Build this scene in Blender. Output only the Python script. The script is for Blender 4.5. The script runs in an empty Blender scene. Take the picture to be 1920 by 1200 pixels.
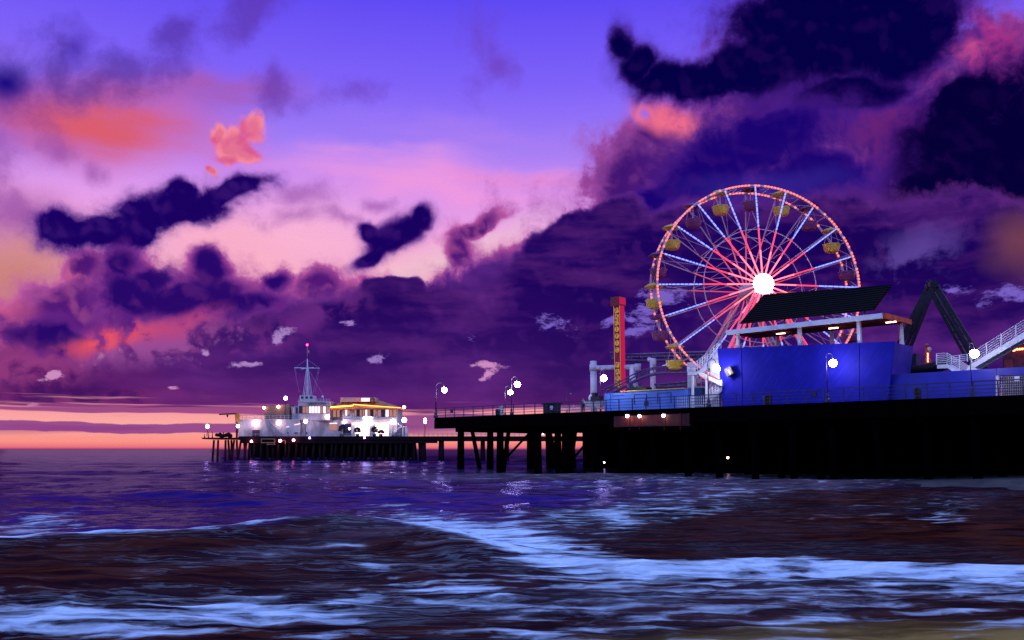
import bpy, bmesh, math, random
import numpy as np
from mathutils import Vector, Matrix, Euler
random.seed(7)
R = math.radians
scene = bpy.context.scene
COL = scene.collection
# ---------------------------------------------------------------- camera
CAM_H, FPX = 2.8, 1663.0
PITCH = math.atan(243.0/FPX)
cd = bpy.data.cameras.new('camera'); cam = bpy.data.objects.new('camera', cd); COL.objects.link(cam)
cam.location = (0, 0, CAM_H); cam.rotation_euler = (R(90)+PITCH, 0, 0)
cd.sensor_width = 36; cd.lens = 36*FPX/1920; cd.clip_start = .1; cd.clip_end = 90000
scene.camera = cam
scene.view_settings.view_transform = 'Standard'; scene.view_settings.look = 'None'
scene.view_settings.exposure = 0; scene.view_settings.gamma = 1
scene.render.engine = 'CYCLES'
scene.cycles.use_denoising = True
scene.cycles.max_bounces = 5; scene.cycles.diffuse_bounces = 2; scene.cycles.glossy_bounces = 3
scene.cycles.caustics_reflective = False; scene.cycles.caustics_refractive = False
scene.cycles.sample_clamp_indirect = 4
def ray(px, py):
    f, r, u = (0, math.cos(PITCH), math.sin(PITCH)), px-960, 600-py
    return Vector((r, f[1]*FPX - math.sin(PITCH)*u, f[2]*FPX + math.cos(PITCH)*u))
def at_y(px, py, y):
    d = ray(px, py); return Vector((0, 0, CAM_H)) + d*(y/d.y)
def at_z(px, py, z):
    d = ray(px, py); return Vector((0, 0, CAM_H)) + d*((z-CAM_H)/d.z)
def ang(px, py):
    d = ray(px, py).normalized(); return math.atan2(d.x, d.y), math.asin(d.z)
def lin(c):
    return tuple((v/255/12.92 if v/255 <= .04045 else ((v/255+.055)/1.055)**2.4) for v in c)
# ---------------------------------------------------------------- sky (world), laid out by azimuth and elevation
class NT:
    def __init__(s, nt): s.nt = nt
    def n(s, t, **kw):
        x = s.nt.nodes.new(t)
        for k, v in kw.items(): setattr(x, k, v)
        return x
    def put(s, sock, v):
        if isinstance(v, bpy.types.NodeSocket): s.nt.links.new(v, sock)
        elif v is not None: sock.default_value = v
    def m(s, op, a, b=None, c=None, clamp=False):
        x = s.n('ShaderNodeMath', operation=op, use_clamp=clamp)
        for i, v in enumerate((a, b, c)): s.put(x.inputs[i], v)
        return x.outputs[0]
    def v(s, op, a, b=None, scale=None):
        x = s.n('ShaderNodeVectorMath', operation=op)
        s.put(x.inputs[0], a); s.put(x.inputs[1], b)
        if scale is not None: s.put(x.inputs['Scale'], scale)
        return x.outputs['Value'] if op in ('LENGTH', 'DOT_PRODUCT', 'DISTANCE') else x.outputs[0]
    def mr(s, x_, a, b, c=0., d=1., smooth=True):
        x = s.n('ShaderNodeMapRange', interpolation_type='SMOOTHSTEP' if smooth else 'LINEAR')
        for i, v in enumerate((x_, a, b, c, d)): s.put(x.inputs[i], v)
        return x.outputs[0]
    def mix(s, f, a, b, blend='MIX'):
        x = s.n('ShaderNodeMix', data_type='RGBA', blend_type=blend)
        s.put(x.inputs[0], f)
        for i, v in ((6, a), (7, b)):
            s.put(x.inputs[i], v if isinstance(v, bpy.types.NodeSocket) else (*v[:3], 1))
        return x.outputs[2]
    def noise(s, vec, scale, detail=6, rough=.55, dim='2D', dist=0., out=0):
        x = s.n('ShaderNodeTexNoise', noise_dimensions=dim)
        s.put(x.inputs['Vector'], vec); x.inputs['Scale'].default_value = scale; x.inputs['Detail'].default_value = detail
        x.inputs['Roughness'].default_value = rough; x.inputs['Distortion'].default_value = dist
        return x.outputs[out]
    def ramp(s, f, stops):
        x = s.n('ShaderNodeValToRGB'); el = x.color_ramp.elements
        el[0].position = stops[0][0]; el[1].position = stops[-1][0]
        for p, c in stops[1:-1]: el.new(p)
        for e, (p, c) in zip(el, stops): e.position = p; e.color = (*c[:3], 1)
        s.put(x.inputs[0], f); return x.outputs[0]
    def xyz(s, v):
        x = s.n('ShaderNodeSeparateXYZ'); s.put(x.inputs[0], v); return x.outputs
    def comb(s, a, b, c=0.):
        x = s.n('ShaderNodeCombineXYZ')
        for i, v in enumerate((a, b, c)): s.put(x.inputs[i], v)
        return x.outputs[0]

world = bpy.data.worlds.new('World'); scene.world = world; world.use_nodes = True
wt = world.node_tree; wt.nodes.clear(); W = NT(wt)
geo = W.n('ShaderNodeTexCoord').outputs['Generated']
dx, dy, dz = W.xyz(W.v('NORMALIZE', geo))
AZ = W.m('ARCTAN2', dx, dy); EL = W.m('ARCSINE', dz)
S = W.comb(AZ, W.m('ABSOLUTE', EL))
warp_lo = W.v('SUBTRACT', W.noise(S, 9, 3, .5, out=1), (.5, .5, .5))
warp_hi = W.v('SUBTRACT', W.noise(S, 34, 4, .55, out=1), (.5, .5, .5))
SW = W.v('ADD', S, W.v('ADD', W.v('SCALE', warp_lo, scale=.04), W.v('SCALE', warp_hi, scale=.006)))
SW2 = W.v('ADD', S, W.v('ADD', W.v('SCALE', warp_lo, scale=.035), W.v('SCALE', warp_hi, scale=.014)))
PXR = 1/FPX
QUAD = {}
def ell(cx, cy, rx, ry, rot=0, src=None):
    """distance of the direction from an elliptical patch of sky, 1 on its rim (a quadratic form of azimuth and elevation)"""
    src = src if src is not None else SW
    if src not in QUAD:
        x, y, _ = W.xyz(src)
        QUAD[src] = (W.comb(W.m('MULTIPLY', x, x), W.m('MULTIPLY', x, y), W.m('MULTIPLY', y, y)), W.comb(x, y, 1.))
    a, e = ang(cx, cy); k = math.cos(math.atan((cx-960)/FPX))
    rx, ry = rx*PXR*k*k, ry*PXR*k; c, s = math.cos(R(rot)), math.sin(R(rot))
    A, B, C = c*c/rx**2 + s*s/ry**2, 2*c*s*(1/rx**2 - 1/ry**2), s*s/rx**2 + c*c/ry**2
    D, E, F = -2*A*a - B*e, -2*C*e - B*a, A*a*a + B*a*e + C*e*e
    q = W.m('ADD', W.v('DOT_PRODUCT', QUAD[src][0], (A, B, C)), W.v('DOT_PRODUCT', QUAD[src][1], (D, E, F)))
    return W.m('SQRT', W.m('MAXIMUM', q, 0.))
def field(lst, src=None):
    f = None
    for e in lst:
        d = ell(*e[:5], src=src)
        f = d if f is None else W.m('SMOOTH_MIN', f, d, .25)
    return W.m('SUBTRACT', 1., f)
# clear sky behind the clouds
SH = W.v('ADD', S, W.v('MULTIPLY', warp_lo, (.02, .004, 0)))          # gently warped, for the flat streaks
grad = W.ramp(W.m('DIVIDE', EL, 1.5, clamp=True), [(e/1.5, lin(c)) for e, c in (
    (0., (214, 96, 118)), (.012, (255, 150, 132)), (.045, (255, 172, 150)), (.08, (232, 150, 190)), (.14, (190, 136, 222)), (.19, (246, 176, 200)), (.245, (240, 166, 232)),
    (.295, (206, 144, 244)), (.335, (162, 126, 250)), (.40, (130, 100, 252)), (.49, (96, 74, 246)), (.75, (70, 80, 250)), (1.4, (60, 110, 255)))])
sky = grad
def wash(base, cx, cy, rx, ry, rot, col, alpha):
    return W.mix(W.mr(ell(cx, cy, rx, ry, rot), 1., 0., 0., alpha), base, lin(col))
sky = wash(sky, 0, 520, 300, 200, 0, (206, 130, 122), .95)
sky = wash(sky, 0, 190, 360, 150, 0, (98, 58, 190), .75)
sky = wash(sky, 20, 400, 220, 90, 0, (170, 92, 180), .6)
# streaked cirrus
cir = W.noise(W.v('MULTIPLY', SH, (5, 30, 0)), 1, 5, .55)
cirm = W.mr(cir, .34, .66)
def cwash(base, cx, cy, rx, ry, rot, col, alpha, keep=.45):
    f = W.m('MULTIPLY', W.mr(ell(cx, cy, rx, ry, rot), 1.1, .1, 0., alpha), W.m('MULTIPLY_ADD', cirm, 1-keep, keep))
    return W.mix(f, base, lin(col))
sky = cwash(sky, 200, 232, 330, 100, 3, (222, 94, 112), 1., .72)
sky = cwash(sky, 380, 172, 280, 54, 4, (176, 88, 160), .8, .5)
sky = cwash(sky, 840, 345, 440, 60, -4, (244, 156, 226), .9, .5)
sky = cwash(sky, 960, 262, 420, 46, -3, (176, 128, 244), .7, .2)
sky = cwash(sky, 720, 300, 260, 26, 5, (222, 150, 236), .7, .2)
sky = cwash(sky, 1010, 335, 220, 28, -3, (236, 140, 210), .7)
sky = cwash(sky, 620, 470, 330, 120, -8, (255, 184, 212), .85, .6)
sky = cwash(sky, 860, 480, 260, 60, 20, (240, 200, 210), .8, .6)
sky = cwash(sky, 430, 470, 220, 90, -15, (255, 178, 196), .8, .6)
# cloud noise: fractal wisps plus rounded puffs
def puffs(vec, scale, det):
    x = W.n('ShaderNodeTexVoronoi', voronoi_dimensions='2D', feature='SMOOTH_F1'); W.put(x.inputs['Vector'], vec)
    x.inputs['Scale'].default_value = scale; x.inputs['Smoothness'].default_value = .35
    x.inputs['Detail'].default_value = det; x.inputs['Roughness'].default_value = .55; x.inputs['Lacunarity'].default_value = 2.1
    return W.m('MULTIPLY_ADD', x.outputs['Distance'], -1., .5)
SPF = W.v('ADD', S, W.v('ADD', W.v('SCALE', warp_lo, scale=.03), W.v('SCALE', warp_hi, scale=.009)))
fb = W.noise(SPF, 15, 9, .63)
pf = puffs(SPF, 30, 1)
pf2 = puffs(W.v('ADD', SPF, (-.006, -.008, 0)), 30, 1)
fb2 = W.noise(SPF, 58, 6, .62)
dens = W.m('ADD', W.m('MULTIPLY_ADD', fb2, .62, -.31), W.m('ADD', W.m('MULTIPLY_ADD', fb, 1.35, -.675+.13), W.m('MULTIPLY', pf, .14)))
rel = W.m('MULTIPLY', W.m('ADD', W.m('MULTIPLY', W.m('SUBTRACT', pf, pf2), .35), W.m('MULTIPLY', W.m('ADD', W.m('SUBTRACT', fb, .5), W.m('MULTIPLY_ADD', fb2, .5, -.25)), .55)), .5)
fbh = dens
def cloud(lst, amp, lo, hi, gain=1.25):
    G = W.m('MULTIPLY_ADD', fbh, amp, W.m('MULTIPLY', field(lst), gain))
    return W.mr(G, lo, hi), G
def soft(lst, amp, lo, hi):
    G = W.m('MULTIPLY_ADD', W.m('SUBTRACT', fb, .5), amp, field(lst))
    return W.mr(G, lo, hi)
thin = soft([(120, 110, 60, 70, 0), (10, 150, 110, 90, 10), (330, 66, 130, 40, 35), (460, 20, 130, 40, 30), (905, 60, 44, 100, 6), (930, 120, 30, 50, 20), (525, 160, 60, 44, -20), (645, 182, 100, 26, 20),
                 (105, 282, 40, 32, 0), (170, 312, 30, 24, 0), (20, 312, 60, 60, 0), (40, 390, 70, 46, 0), (560, 372, 66, 26, 10), (640, 408, 60, 22, -10), (540, 410, 60, 24, 0), (700, 380, 40, 16, 0), (230, 130, 150, 50, 25)], 3.2, -.35, 1.15)
sky = W.mix(W.m('MULTIPLY', thin, .64), sky, W.mix(W.mr(EL, .28, .36), lin((150, 76, 168)), W.mix(W.mr(AZ, -.55, -.1), lin((58, 26, 130)), lin((112, 58, 176)))))
sky = wash(sky, 5, 140, 70, 60, 0, (14, 4, 128), .95)
sky = wash(sky, 150, 95, 40, 50, 0, (60, 26, 160), .6)
# small sunlit cloud
sky = wash(sky, 445, 272, 120, 84, 15, (206, 118, 206), .45)
lit, Gl = cloud([(446, 268, 52, 38, 24), (482, 240, 30, 32, 50), (412, 252, 26, 26, 0), (440, 296, 46, 16, 10), (405, 322, 16, 9, 0), (470, 285, 40, 24, 0), (440, 275, 50, 34, 0)], 1.0, .10, .72)
lit_c = W.mix(W.mr(rel, -.06, .05), lin((226, 92, 140)), lin((255, 142, 150)))
lit_c = W.mix(W.m('MULTIPLY', W.mr(Gl, .5, 1.), .6), lit_c, lin((214, 90, 144)))
sky = W.mix(W.m('MULTIPLY', lit, .97), sky, lit_c)
def paint(base, lst, amp, lo, hi, edge, core, t0, t1, alpha=1., relk=1., litc=(214, 108, 164), shade=(26, 4, 84)):
    M, G = cloud(lst, amp, lo, hi)
    base = W.mix(W.mr(W.m('MULTIPLY_ADD', W.m('SUBTRACT', fb, .5), .9, G), lo-.45, hi+.1, 0., .62*alpha), base, edge)
    c = W.mix(W.mr(G, t0, t1), edge, core)
    c = W.mix(W.m('MULTIPLY', W.mr(rel, .0, .10), .55*relk, clamp=True), c, lin(litc))
    c = W.mix(W.m('MULTIPLY', W.mr(rel, .0, -.10), .5*relk, clamp=True), c, lin(shade))
    return W.mix(W.m('MULTIPLY', M, alpha), base, c)
# middle cumulus, mauve
sky = paint(sky, [(120, 590, 140, 80, 30), (300, 590, 240, 90, 0), (240, 530, 120, 70, 0), (388, 510, 40, 60, 0), (480, 575, 110, 66, 0), (525, 525, 50, 34, 10), (600, 545, 50, 60, 0),
                  (690, 575, 130, 60, 10), (150, 510, 70, 40, 30), (40, 650, 110, 90, 0), (860, 560, 190, 60, 10), (895, 416, 76, 18, 18), (860, 470, 28, 56, 10), (960, 510, 120, 60, 20)],
            1., .05, .42, lin((186, 86, 166)), lin((84, 24, 120)), .1, .95, 1., .6, (206, 100, 160), (56, 12, 104))
sky = paint(sky, [(1190, 340, 120, 110, 40), (1130, 420, 120, 54, 24), (1240, 250, 66, 46, 0), (1300, 330, 190, 130, 0), (1070, 436, 80, 36, 24), (1500, 200, 280, 130, 0), (1700, 260, 260, 220, 0),
                  (1860, 160, 170, 130, 0), (1640, 420, 300, 120, 0), (1150, 490, 240, 70, 12), (1860, 440, 220, 130, 0), (1450, 380, 420, 130, 0)],
            .9, .05, .36, lin((160, 76, 166)), lin((68, 20, 116)), .1, .95, 1., .45, (168, 74, 150), (46, 10, 104))
# warm light caught in the clouds
def warm(base, cx, cy, rx, ry, rot, col, a, thr=.44):
    f = W.m('MULTIPLY', W.mr(ell(cx, cy, rx, ry, rot, SPF), 1.15, .2, 0., a), W.mr(W.m('ADD', fb, W.m('MULTIPLY', rel, 1.6)), thr-.12, thr+.12))
    return W.mix(f, base, lin(col))
sky = warm(sky, 1256, 226, 92, 38, -24, (246, 112, 144), 1., .26)
sky = warm(sky, 1205, 212, 30, 20, 0, (250, 120, 150), .8, .40)
sky = warm(sky, 1830, 84, 110, 74, -20, (206, 62, 140), .95, .42)
sky = warm(sky, 1800, 100, 60, 34, -20, (240, 96, 150), .9, .46)
sky = warm(sky, 1880, 150, 100, 60, -20, (176, 60, 146), .9, .42)
sky = warm(sky, 1725, 148, 80, 34, 10, (200, 78, 152), .9, .45)
sky = warm(sky, 1640, 230, 140, 110, 60, (112, 36, 120), .95, .36)
sky = warm(sky, 1650, 330, 80, 110, 20, (98, 34, 120), .9, .40)
sky = warm(sky, 225, 628, 150, 34, 16, (236, 76, 92), 1., .42)
sky = warm(sky, 330, 600, 130, 56, 20, (176, 60, 118), .8, .42)
sky = warm(sky, 160, 500, 80, 34, 20, (214, 100, 150), .9, .42)
sky = warm(sky, 10, 620, 80, 70, 0, (220, 96, 136), .9, .44)
sky = warm(sky, 430, 600, 100, 40, 20, (150, 50, 122), .8, .44)
sky = warm(sky, 280, 680, 190, 34, 4, (160, 84, 156), .85, .43)
# dark fronts of the cumulus
left_core = W.mix(W.mr(AZ, -.5, .1), lin((26, 0, 98)), lin((24, 1, 94)))
sky = paint(sky, [(180, 446, 130, 44, 12), (320, 400, 160, 50, 16), (430, 360, 110, 24, 22), (110, 434, 60, 40, 0), (345, 360, 56, 28, 0), (240, 440, 130, 44, 12)],
            .85, .02, .62, lin((96, 44, 150)), left_core, .12, .7, 1., .25, (110, 54, 160), (18, 0, 84))
sky = paint(sky, [(735, 440, 66, 36, 26), (782, 412, 34, 26, 40), (692, 430, 32, 22, -10), (702, 470, 60, 18, 34), (755, 430, 50, 34, 30)],
            .55, .04, .55, lin((112, 52, 156)), left_core, .12, .7, 1., .25, (120, 54, 160), (24, 2, 90))
sky = paint(sky, [(240, 555, 100, 60, 0), (225, 505, 44, 40, 0), (330, 555, 110, 46, 8), (388, 505, 30, 56, 0), (400, 560, 60, 40, 0), (290, 520, 60, 30, 20), (515, 522, 46, 22, 14), (100, 634, 120, 40, -4), (460, 575, 90, 30, 20)],
            .95, .0, .75, lin((110, 40, 140)), lin((32, 3, 104)), .1, .9, .95, .3, (150, 58, 146), (34, 4, 98))
# the great dark masses on the right
rc = W.mix(W.mr(EL, .26, .40), lin((14, 0, 84)), lin((3, 0, 68)))
sky = paint(sky, [(1590, 60, 300, 130, 4), (1420, 130, 200, 66, 8), (1280, 150, 140, 44, -6), (1190, 120, 54, 44, 50), (1160, 86, 34, 54, 4), (1500, 30, 190, 90, 0), (1690, 70, 140, 110, 0), (1600, 180, 160, 50, 0), (1235, 150, 70, 46, 10), (1350, 150, 130, 50, 0)],
            .7, -.02, .62, lin((72, 30, 140)), rc, .1, .75, 1., .18, (76, 32, 136), (4, 0, 66))
sky = paint(sky, [(1830, 320, 200, 170, 0), (1760, 380, 160, 110, 0), (1800, 190, 100, 56, 0), (1940, 260, 150, 180, 0), (1770, 440, 170, 60, 0)],
            .85, -.02, .6, lin((56, 18, 114)), lin((4, 0, 54)), .05, .65, 1., .15, (60, 20, 112), (4, 0, 52))
sky = paint(sky, [(1420, 280, 210, 80, 6), (1330, 330, 140, 70, 20), (1510, 330, 160, 60, 0), (1450, 236, 120, 40, 0), (1210, 380, 80, 30, 24)],
            .9, .0, .75, lin((72, 28, 136)), lin((20, 1, 112)), .1, .9, .95, .2, (92, 36, 142), (18, 0, 98))
sky = wash(sky, 1440, 348, 260, 36, 0, (62, 42, 156), .55)
# the long low deck
deck, Gd = cloud([(1160, 510, 460, 90, 12), (860, 600, 460, 84, 8), (1500, 480, 560, 120, 0), (680, 650, 300, 74, 6), (1500, 640, 700, 160, 0), (1000, 680, 800, 110, 0),
                  (300, 735, 460, 56, 4), (40, 735, 360, 60, 0), (1800, 560, 340, 100, 0), (1930, 660, 340, 130, 0), (1050, 450, 110, 40, 30), (1130, 430, 90, 50, 30), (740, 540, 70, 30, 0), (960, 770, 1500, 110, 0)], .75, .02, .42, 2.)
strk = W.noise(W.v('MULTIPLY', W.v('ADD', SH, W.v('SCALE', warp_hi, scale=.008)), (6, 30, 0)), 1, 6, .55)
dk = W.ramp(W.m('DIVIDE', EL, .3, clamp=True), [(e/.3, lin(c)) for e, c in (
    (0, (112, 40, 116)), (.04, (100, 36, 112)), (.07, (78, 28, 112)), (.10, (60, 20, 106)), (.14, (42, 8, 98)), (.19, (30, 2, 92)), (.25, (28, 3, 94)))])
dk = W.mix(W.m('MULTIPLY', W.mr(AZ, -.2, -.56), W.mr(EL, .2, .05, .2, .8)), dk, lin((104, 30, 104)))
dk = W.mix(W.mr(AZ, .05, .4, 0., .9), dk, W.mix(.6, dk, lin((20, 1, 84))))
dk = W.mix(W.m('MULTIPLY', W.mr(Gd, .6, .0), W.mr(EL, .10, .16)), dk, lin((110, 50, 150)))
bl = W.noise(W.v('MULTIPLY', SPF, (5, 13, 0)), 1, 6, .6)
dk = W.mix(W.mr(bl, .5, .72, 0., .42), dk, lin((104, 44, 140)))
dk = W.mix(W.mr(bl, .48, .3, 0., .45), dk, lin((22, 2, 84)))
dk = W.mix(W.mr(strk, .46, .74, 0., .30), dk, lin((120, 50, 140)))
dk = W.mix(W.mr(strk, .5, .3, 0., .3), dk, lin((34, 6, 90)))
dk = W.mix(W.m('MULTIPLY', W.mr(rel, .01, .1), W.mr(EL, .05, .12, .03, .12)), dk, lin((120, 50, 146)))
sky = W.mix(deck, sky, dk)
for w_ in ((300, 640, 200, 56, 8, (168, 84, 160), .75), (50, 690, 150, 50, 4, (160, 64, 132), .7), (480, 640, 150, 40, 20, (112, 42, 128), .8), (215, 632, 120, 26, 16, (240, 84, 96), .95),
           (330, 610, 110, 30, 20, (190, 70, 124), .7), (620, 580, 120, 40, 16, (110, 44, 134), .7), (860, 520, 120, 40, 20, (92, 40, 138), .6), (160, 745, 300, 22, 2, (126, 44, 118), .6)):
    sky = warm(sky, *w_, .47)
# bright rents in the deck
fbg = W.noise(W.v('MULTIPLY', SPF, (26, 60, 0)), 1, 8, .72)
def rents(lst, amp):
    return W.mr(W.m('MULTIPLY_ADD', W.m('SUBTRACT', fbg, .5), amp, field(lst, SPF)), .24, .80)
r1 = rents([(660, 610, 22, 12, 10), (520, 634, 40, 14, 30), (455, 680, 34, 9, 10), (715, 673, 24, 11, 20), (876, 625, 20, 15, 0), (1040, 606, 64, 18, -6), (1205, 590, 34, 50, -20),
            (1190, 628, 46, 20, 10), (1255, 560, 50, 26, 10), (390, 662, 14, 8, 0), (1900, 562, 80, 20, -8), (1150, 600, 40, 12, 20), (1800, 540, 40, 14, -20)], 3.6)
sky = W.mix(W.m('MULTIPLY', r1, .88), sky, W.mix(W.mr(AZ, -.35, .1), lin((186, 140, 206)), lin((128, 100, 206))))
r2 = rents([(920, 688, 38, 10, 4), (912, 708, 24, 8, 20), (95, 706, 30, 12, 30), (330, 735, 16, 6, 0), (60, 755, 20, 6, 0)], 3.6)
sky = W.mix(W.m('MULTIPLY', r2, .9), sky, lin((214, 146, 200)))
sky = W.mix(W.m('MULTIPLY', W.mr(ell(1925, 465, 90, 90, 0), 1.2, .1), .8), sky, lin((122, 66, 84)))
sky = W.mix(W.m('MULTIPLY', W.m('MULTIPLY', W.mr(ell(1720, 490, 110, 80, 30), 1.2, .2), W.mr(fb, .42, .62)), .7), sky, lin((104, 76, 168)))
# streaks of afterglow under the deck, along the horizon
hs = W.noise(W.v('MULTIPLY', SH, (3.5, 110, 0)), 1, 5, .55)
edge = W.m('MULTIPLY_ADD', W.m('SUBTRACT', hs, .5), .042, EL)
low = W.mr(edge, W.mr(AZ, -.1, .1, .050, .052), W.mr(AZ, -.1, .1, .042, .046))
glow = W.ramp(W.m('DIVIDE', EL, .06, clamp=True), [(e/.06, lin(c)) for e, c in ((0, (120, 40, 110)), (.0025, (236, 112, 126)), (.008, (255, 148, 138)), (.026, (255, 172, 164)), (.045, (250, 152, 166)))])
far = W.mr(AZ, -.16, -.04)
stripe = W.mr(W.noise(W.v('MULTIPLY', SH, (2.6, 85, 0)), 1, 5, .5), W.m('MULTIPLY_ADD', far, -.12, .5), W.m('MULTIPLY_ADD', far, -.12, .60))
stripe = W.m('MULTIPLY', stripe, W.mr(EL, .010, .026))
glow = W.mix(W.m('MULTIPLY', stripe, .88), glow, W.mix(far, lin((140, 54, 130)), lin((112, 50, 140))))
band = W.mr(W.m('ABSOLUTE', W.m('SUBTRACT', EL, W.m('MULTIPLY_ADD', W.noise(W.v('MULTIPLY', S, (9, 1, 0)), 1, 6, .55), .010, .0175))), .0056, .0042)
glow = W.mix(W.m('MULTIPLY', band, W.mr(AZ, -.06, -.16, 0., .92)), glow, lin((142, 62, 138)))
sky = W.mix(low, sky, glow)
film = W.noise(S, 620, 2, .7)
sky = W.mix(W.mr(film, .25, .75, 0., .06), sky, lin((20, 0, 60)))
sky = W.mix(W.mr(EL, 0, -.02), sky, lin((30, 12, 90)))
# the sky out of frame above and behind the camera is made brighter and bluer to light the foam
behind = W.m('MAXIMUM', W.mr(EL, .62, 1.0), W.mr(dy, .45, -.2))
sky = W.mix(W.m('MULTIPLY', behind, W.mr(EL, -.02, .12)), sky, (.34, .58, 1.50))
SUN_EL, SUN_ROT = R(-2.0), R(-24)
st = W.n('ShaderNodeTexSky', sky_type='NISHITA', sun_disc=False, sun_elevation=SUN_EL, sun_rotation=SUN_ROT)
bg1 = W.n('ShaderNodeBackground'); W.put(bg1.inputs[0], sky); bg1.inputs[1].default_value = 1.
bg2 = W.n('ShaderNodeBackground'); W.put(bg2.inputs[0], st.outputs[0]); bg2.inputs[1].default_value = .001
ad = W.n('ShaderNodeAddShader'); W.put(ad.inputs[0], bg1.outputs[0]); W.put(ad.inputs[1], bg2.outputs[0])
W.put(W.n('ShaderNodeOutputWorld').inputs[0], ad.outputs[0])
world.cycles.sampling_method = 'MANUAL'; world.cycles.sample_map_resolution = 512
# ---------------------------------------------------------------- helpers
class MB:
    """collects simple shapes in world (or local) coordinates; build() links them as ONE mesh object"""
    def __init__(s): s.V, s.F = [], []
    def add(s, vs, fs):
        b = len(s.V); s.V += [Vector(v) for v in vs]; s.F += [tuple(b+i for i in f) for f in fs]; return s
    def prism(s, pts, ext):
        n = len(pts); pts = [Vector(p) for p in pts]; ext = Vector(ext)
        return s.add(pts+[p+ext for p in pts], [tuple(range(n-1, -1, -1)), tuple(range(n, 2*n))]+[(i, (i+1) % n, n+(i+1) % n, n+i) for i in range(n)])
    def box(s, c, sx, sy, sz, X=(1, 0, 0), Y=(0, 1, 0), Z=(0, 0, 1)):
        c = Vector(c); X = Vector(X)*sx/2; Y = Vector(Y)*sy/2; Z = Vector(Z)*sz/2
        v = [c+X*a+Y*b+Z*d for d in (-1, 1) for a, b in ((-1, -1), (1, -1), (1, 1), (-1, 1))]
        return s.add(v, [(3, 2, 1, 0), (4, 5, 6, 7), (0, 1, 5, 4), (1, 2, 6, 5), (2, 3, 7, 6), (3, 0, 4, 7)])
    def beam(s, a, b, w, h, up=(0, 0, 1)):
        a, b = Vector(a), Vector(b); d = (b-a).normalized(); up = Vector(up)
        x = d.cross(up)
        if x.length < 1e-3: x = d.cross(Vector((1, 0, 0)))
        x.normalize(); y = x.cross(d)
        v = [p+x*(i*w/2)+y*(j*h/2) for p in (a, b) for i, j in ((-1, -1), (1, -1), (1, 1), (-1, 1))]
        return s.add(v, [(0, 1, 2, 3), (7, 6, 5, 4), (0, 4, 5, 1), (1, 5, 6, 2), (2, 6, 7, 3), (3, 7, 4, 0)])
    def tube(s, pts, r, n=6, r2=None, closed=False):
        pts = [Vector(p) for p in pts]; m = len(pts); vs = []; ref = None
        for i, p in enumerate(pts):
            if closed: d = pts[(i+1) % m]-pts[i-1]
            else: d = pts[min(i+1, m-1)]-pts[max(i-1, 0)]
            d.normalize()
            if ref is None:
                ref = d.cross(Vector((0, 0, 1)))
                if ref.length < 1e-2: ref = d.cross(Vector((1, 0, 0)))
            x = (ref-d*ref.dot(d)).normalized(); ref = x; y = d.cross(x)
            rr = r if r2 is None else r+(r2-r)*i/(m-1)
            vs += [p+(x*math.cos(t)+y*math.sin(t))*rr for t in (2*math.pi*k/n for k in range(n))]
        fs = []
        for i in range(m if closed else m-1):
            a, b = i*n, ((i+1) % m)*n
            fs += [(a+k, a+(k+1) % n, b+(k+1) % n, b+k) for k in range(n)]
        if not closed: fs += [tuple(range(n-1, -1, -1)), tuple((m-1)*n+k for k in range(n))]
        return s.add(vs, fs)
    def lathe(s, c, prof, n=12, axis=(0, 0, 1)):
        c = Vector(c); A = Vector(axis).normalized(); x = A.cross(Vector((0, 1, 0)))
        if x.length < 1e-2: x = Vector((1, 0, 0))
        x.normalize(); y = A.cross(x); vs = []
        for r, h in prof: vs += [c+A*h+(x*math.cos(t)+y*math.sin(t))*r for t in (2*math.pi*k/n for k in range(n))]
        m = len(prof)
        fs = [(i*n+k, i*n+(k+1) % n, (i+1)*n+(k+1) % n, (i+1)*n+k) for i in range(m-1) for k in range(n)]
        fs += [tuple(range(n-1, -1, -1)), tuple((m-1)*n+k for k in range(n))]
        return s.add(vs, fs)
    def ball(s, c, r, n=10, sz=1.):
        k = max(4, n//2); return s.lathe(c, [(r*math.sin(math.pi*i/k)+1e-4, -r*sz*math.cos(math.pi*i/k)) for i in range(k+1)], n)
    def build(s, name, mat, parent=None, smooth=False):
        me = bpy.data.meshes.new(name); o = bpy.data.objects.new(name, me); COL.objects.link(o)
        off = Vector((0, 0, 0))
        if parent is not None:
            p = parent
            while p is not None: off = off+Vector(p.location); p = p.parent
            o.parent = parent
        me.from_pydata([v-off for v in s.V], [], s.F); me.materials.append(mat)
        bm = bmesh.new(); bm.from_mesh(me); bmesh.ops.recalc_face_normals(bm, faces=bm.faces); bm.to_mesh(me); bm.free()
        if smooth: me.shade_smooth()
        return o
def tag(o, label, cat, group=None, kind=None):
    if label: o['label'] = label
    if cat: o['category'] = cat
    if group: o['group'] = group
    if kind: o['kind'] = kind
    return o
def thing(name, label, cat, loc=(0, 0, 0), group=None):
    o = bpy.data.objects.new(name, None); COL.objects.link(o); o.location = loc; o.empty_display_size = .2
    return tag(o, label, cat, group)
def children(o): return [c for c in bpy.data.objects if c.parent is o]
def dup(o, parent=None):
    c = o.copy(); COL.objects.link(c)
    if parent is not None: c.parent = parent
    for ch in children(o): dup(ch, c)
    return c
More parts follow.
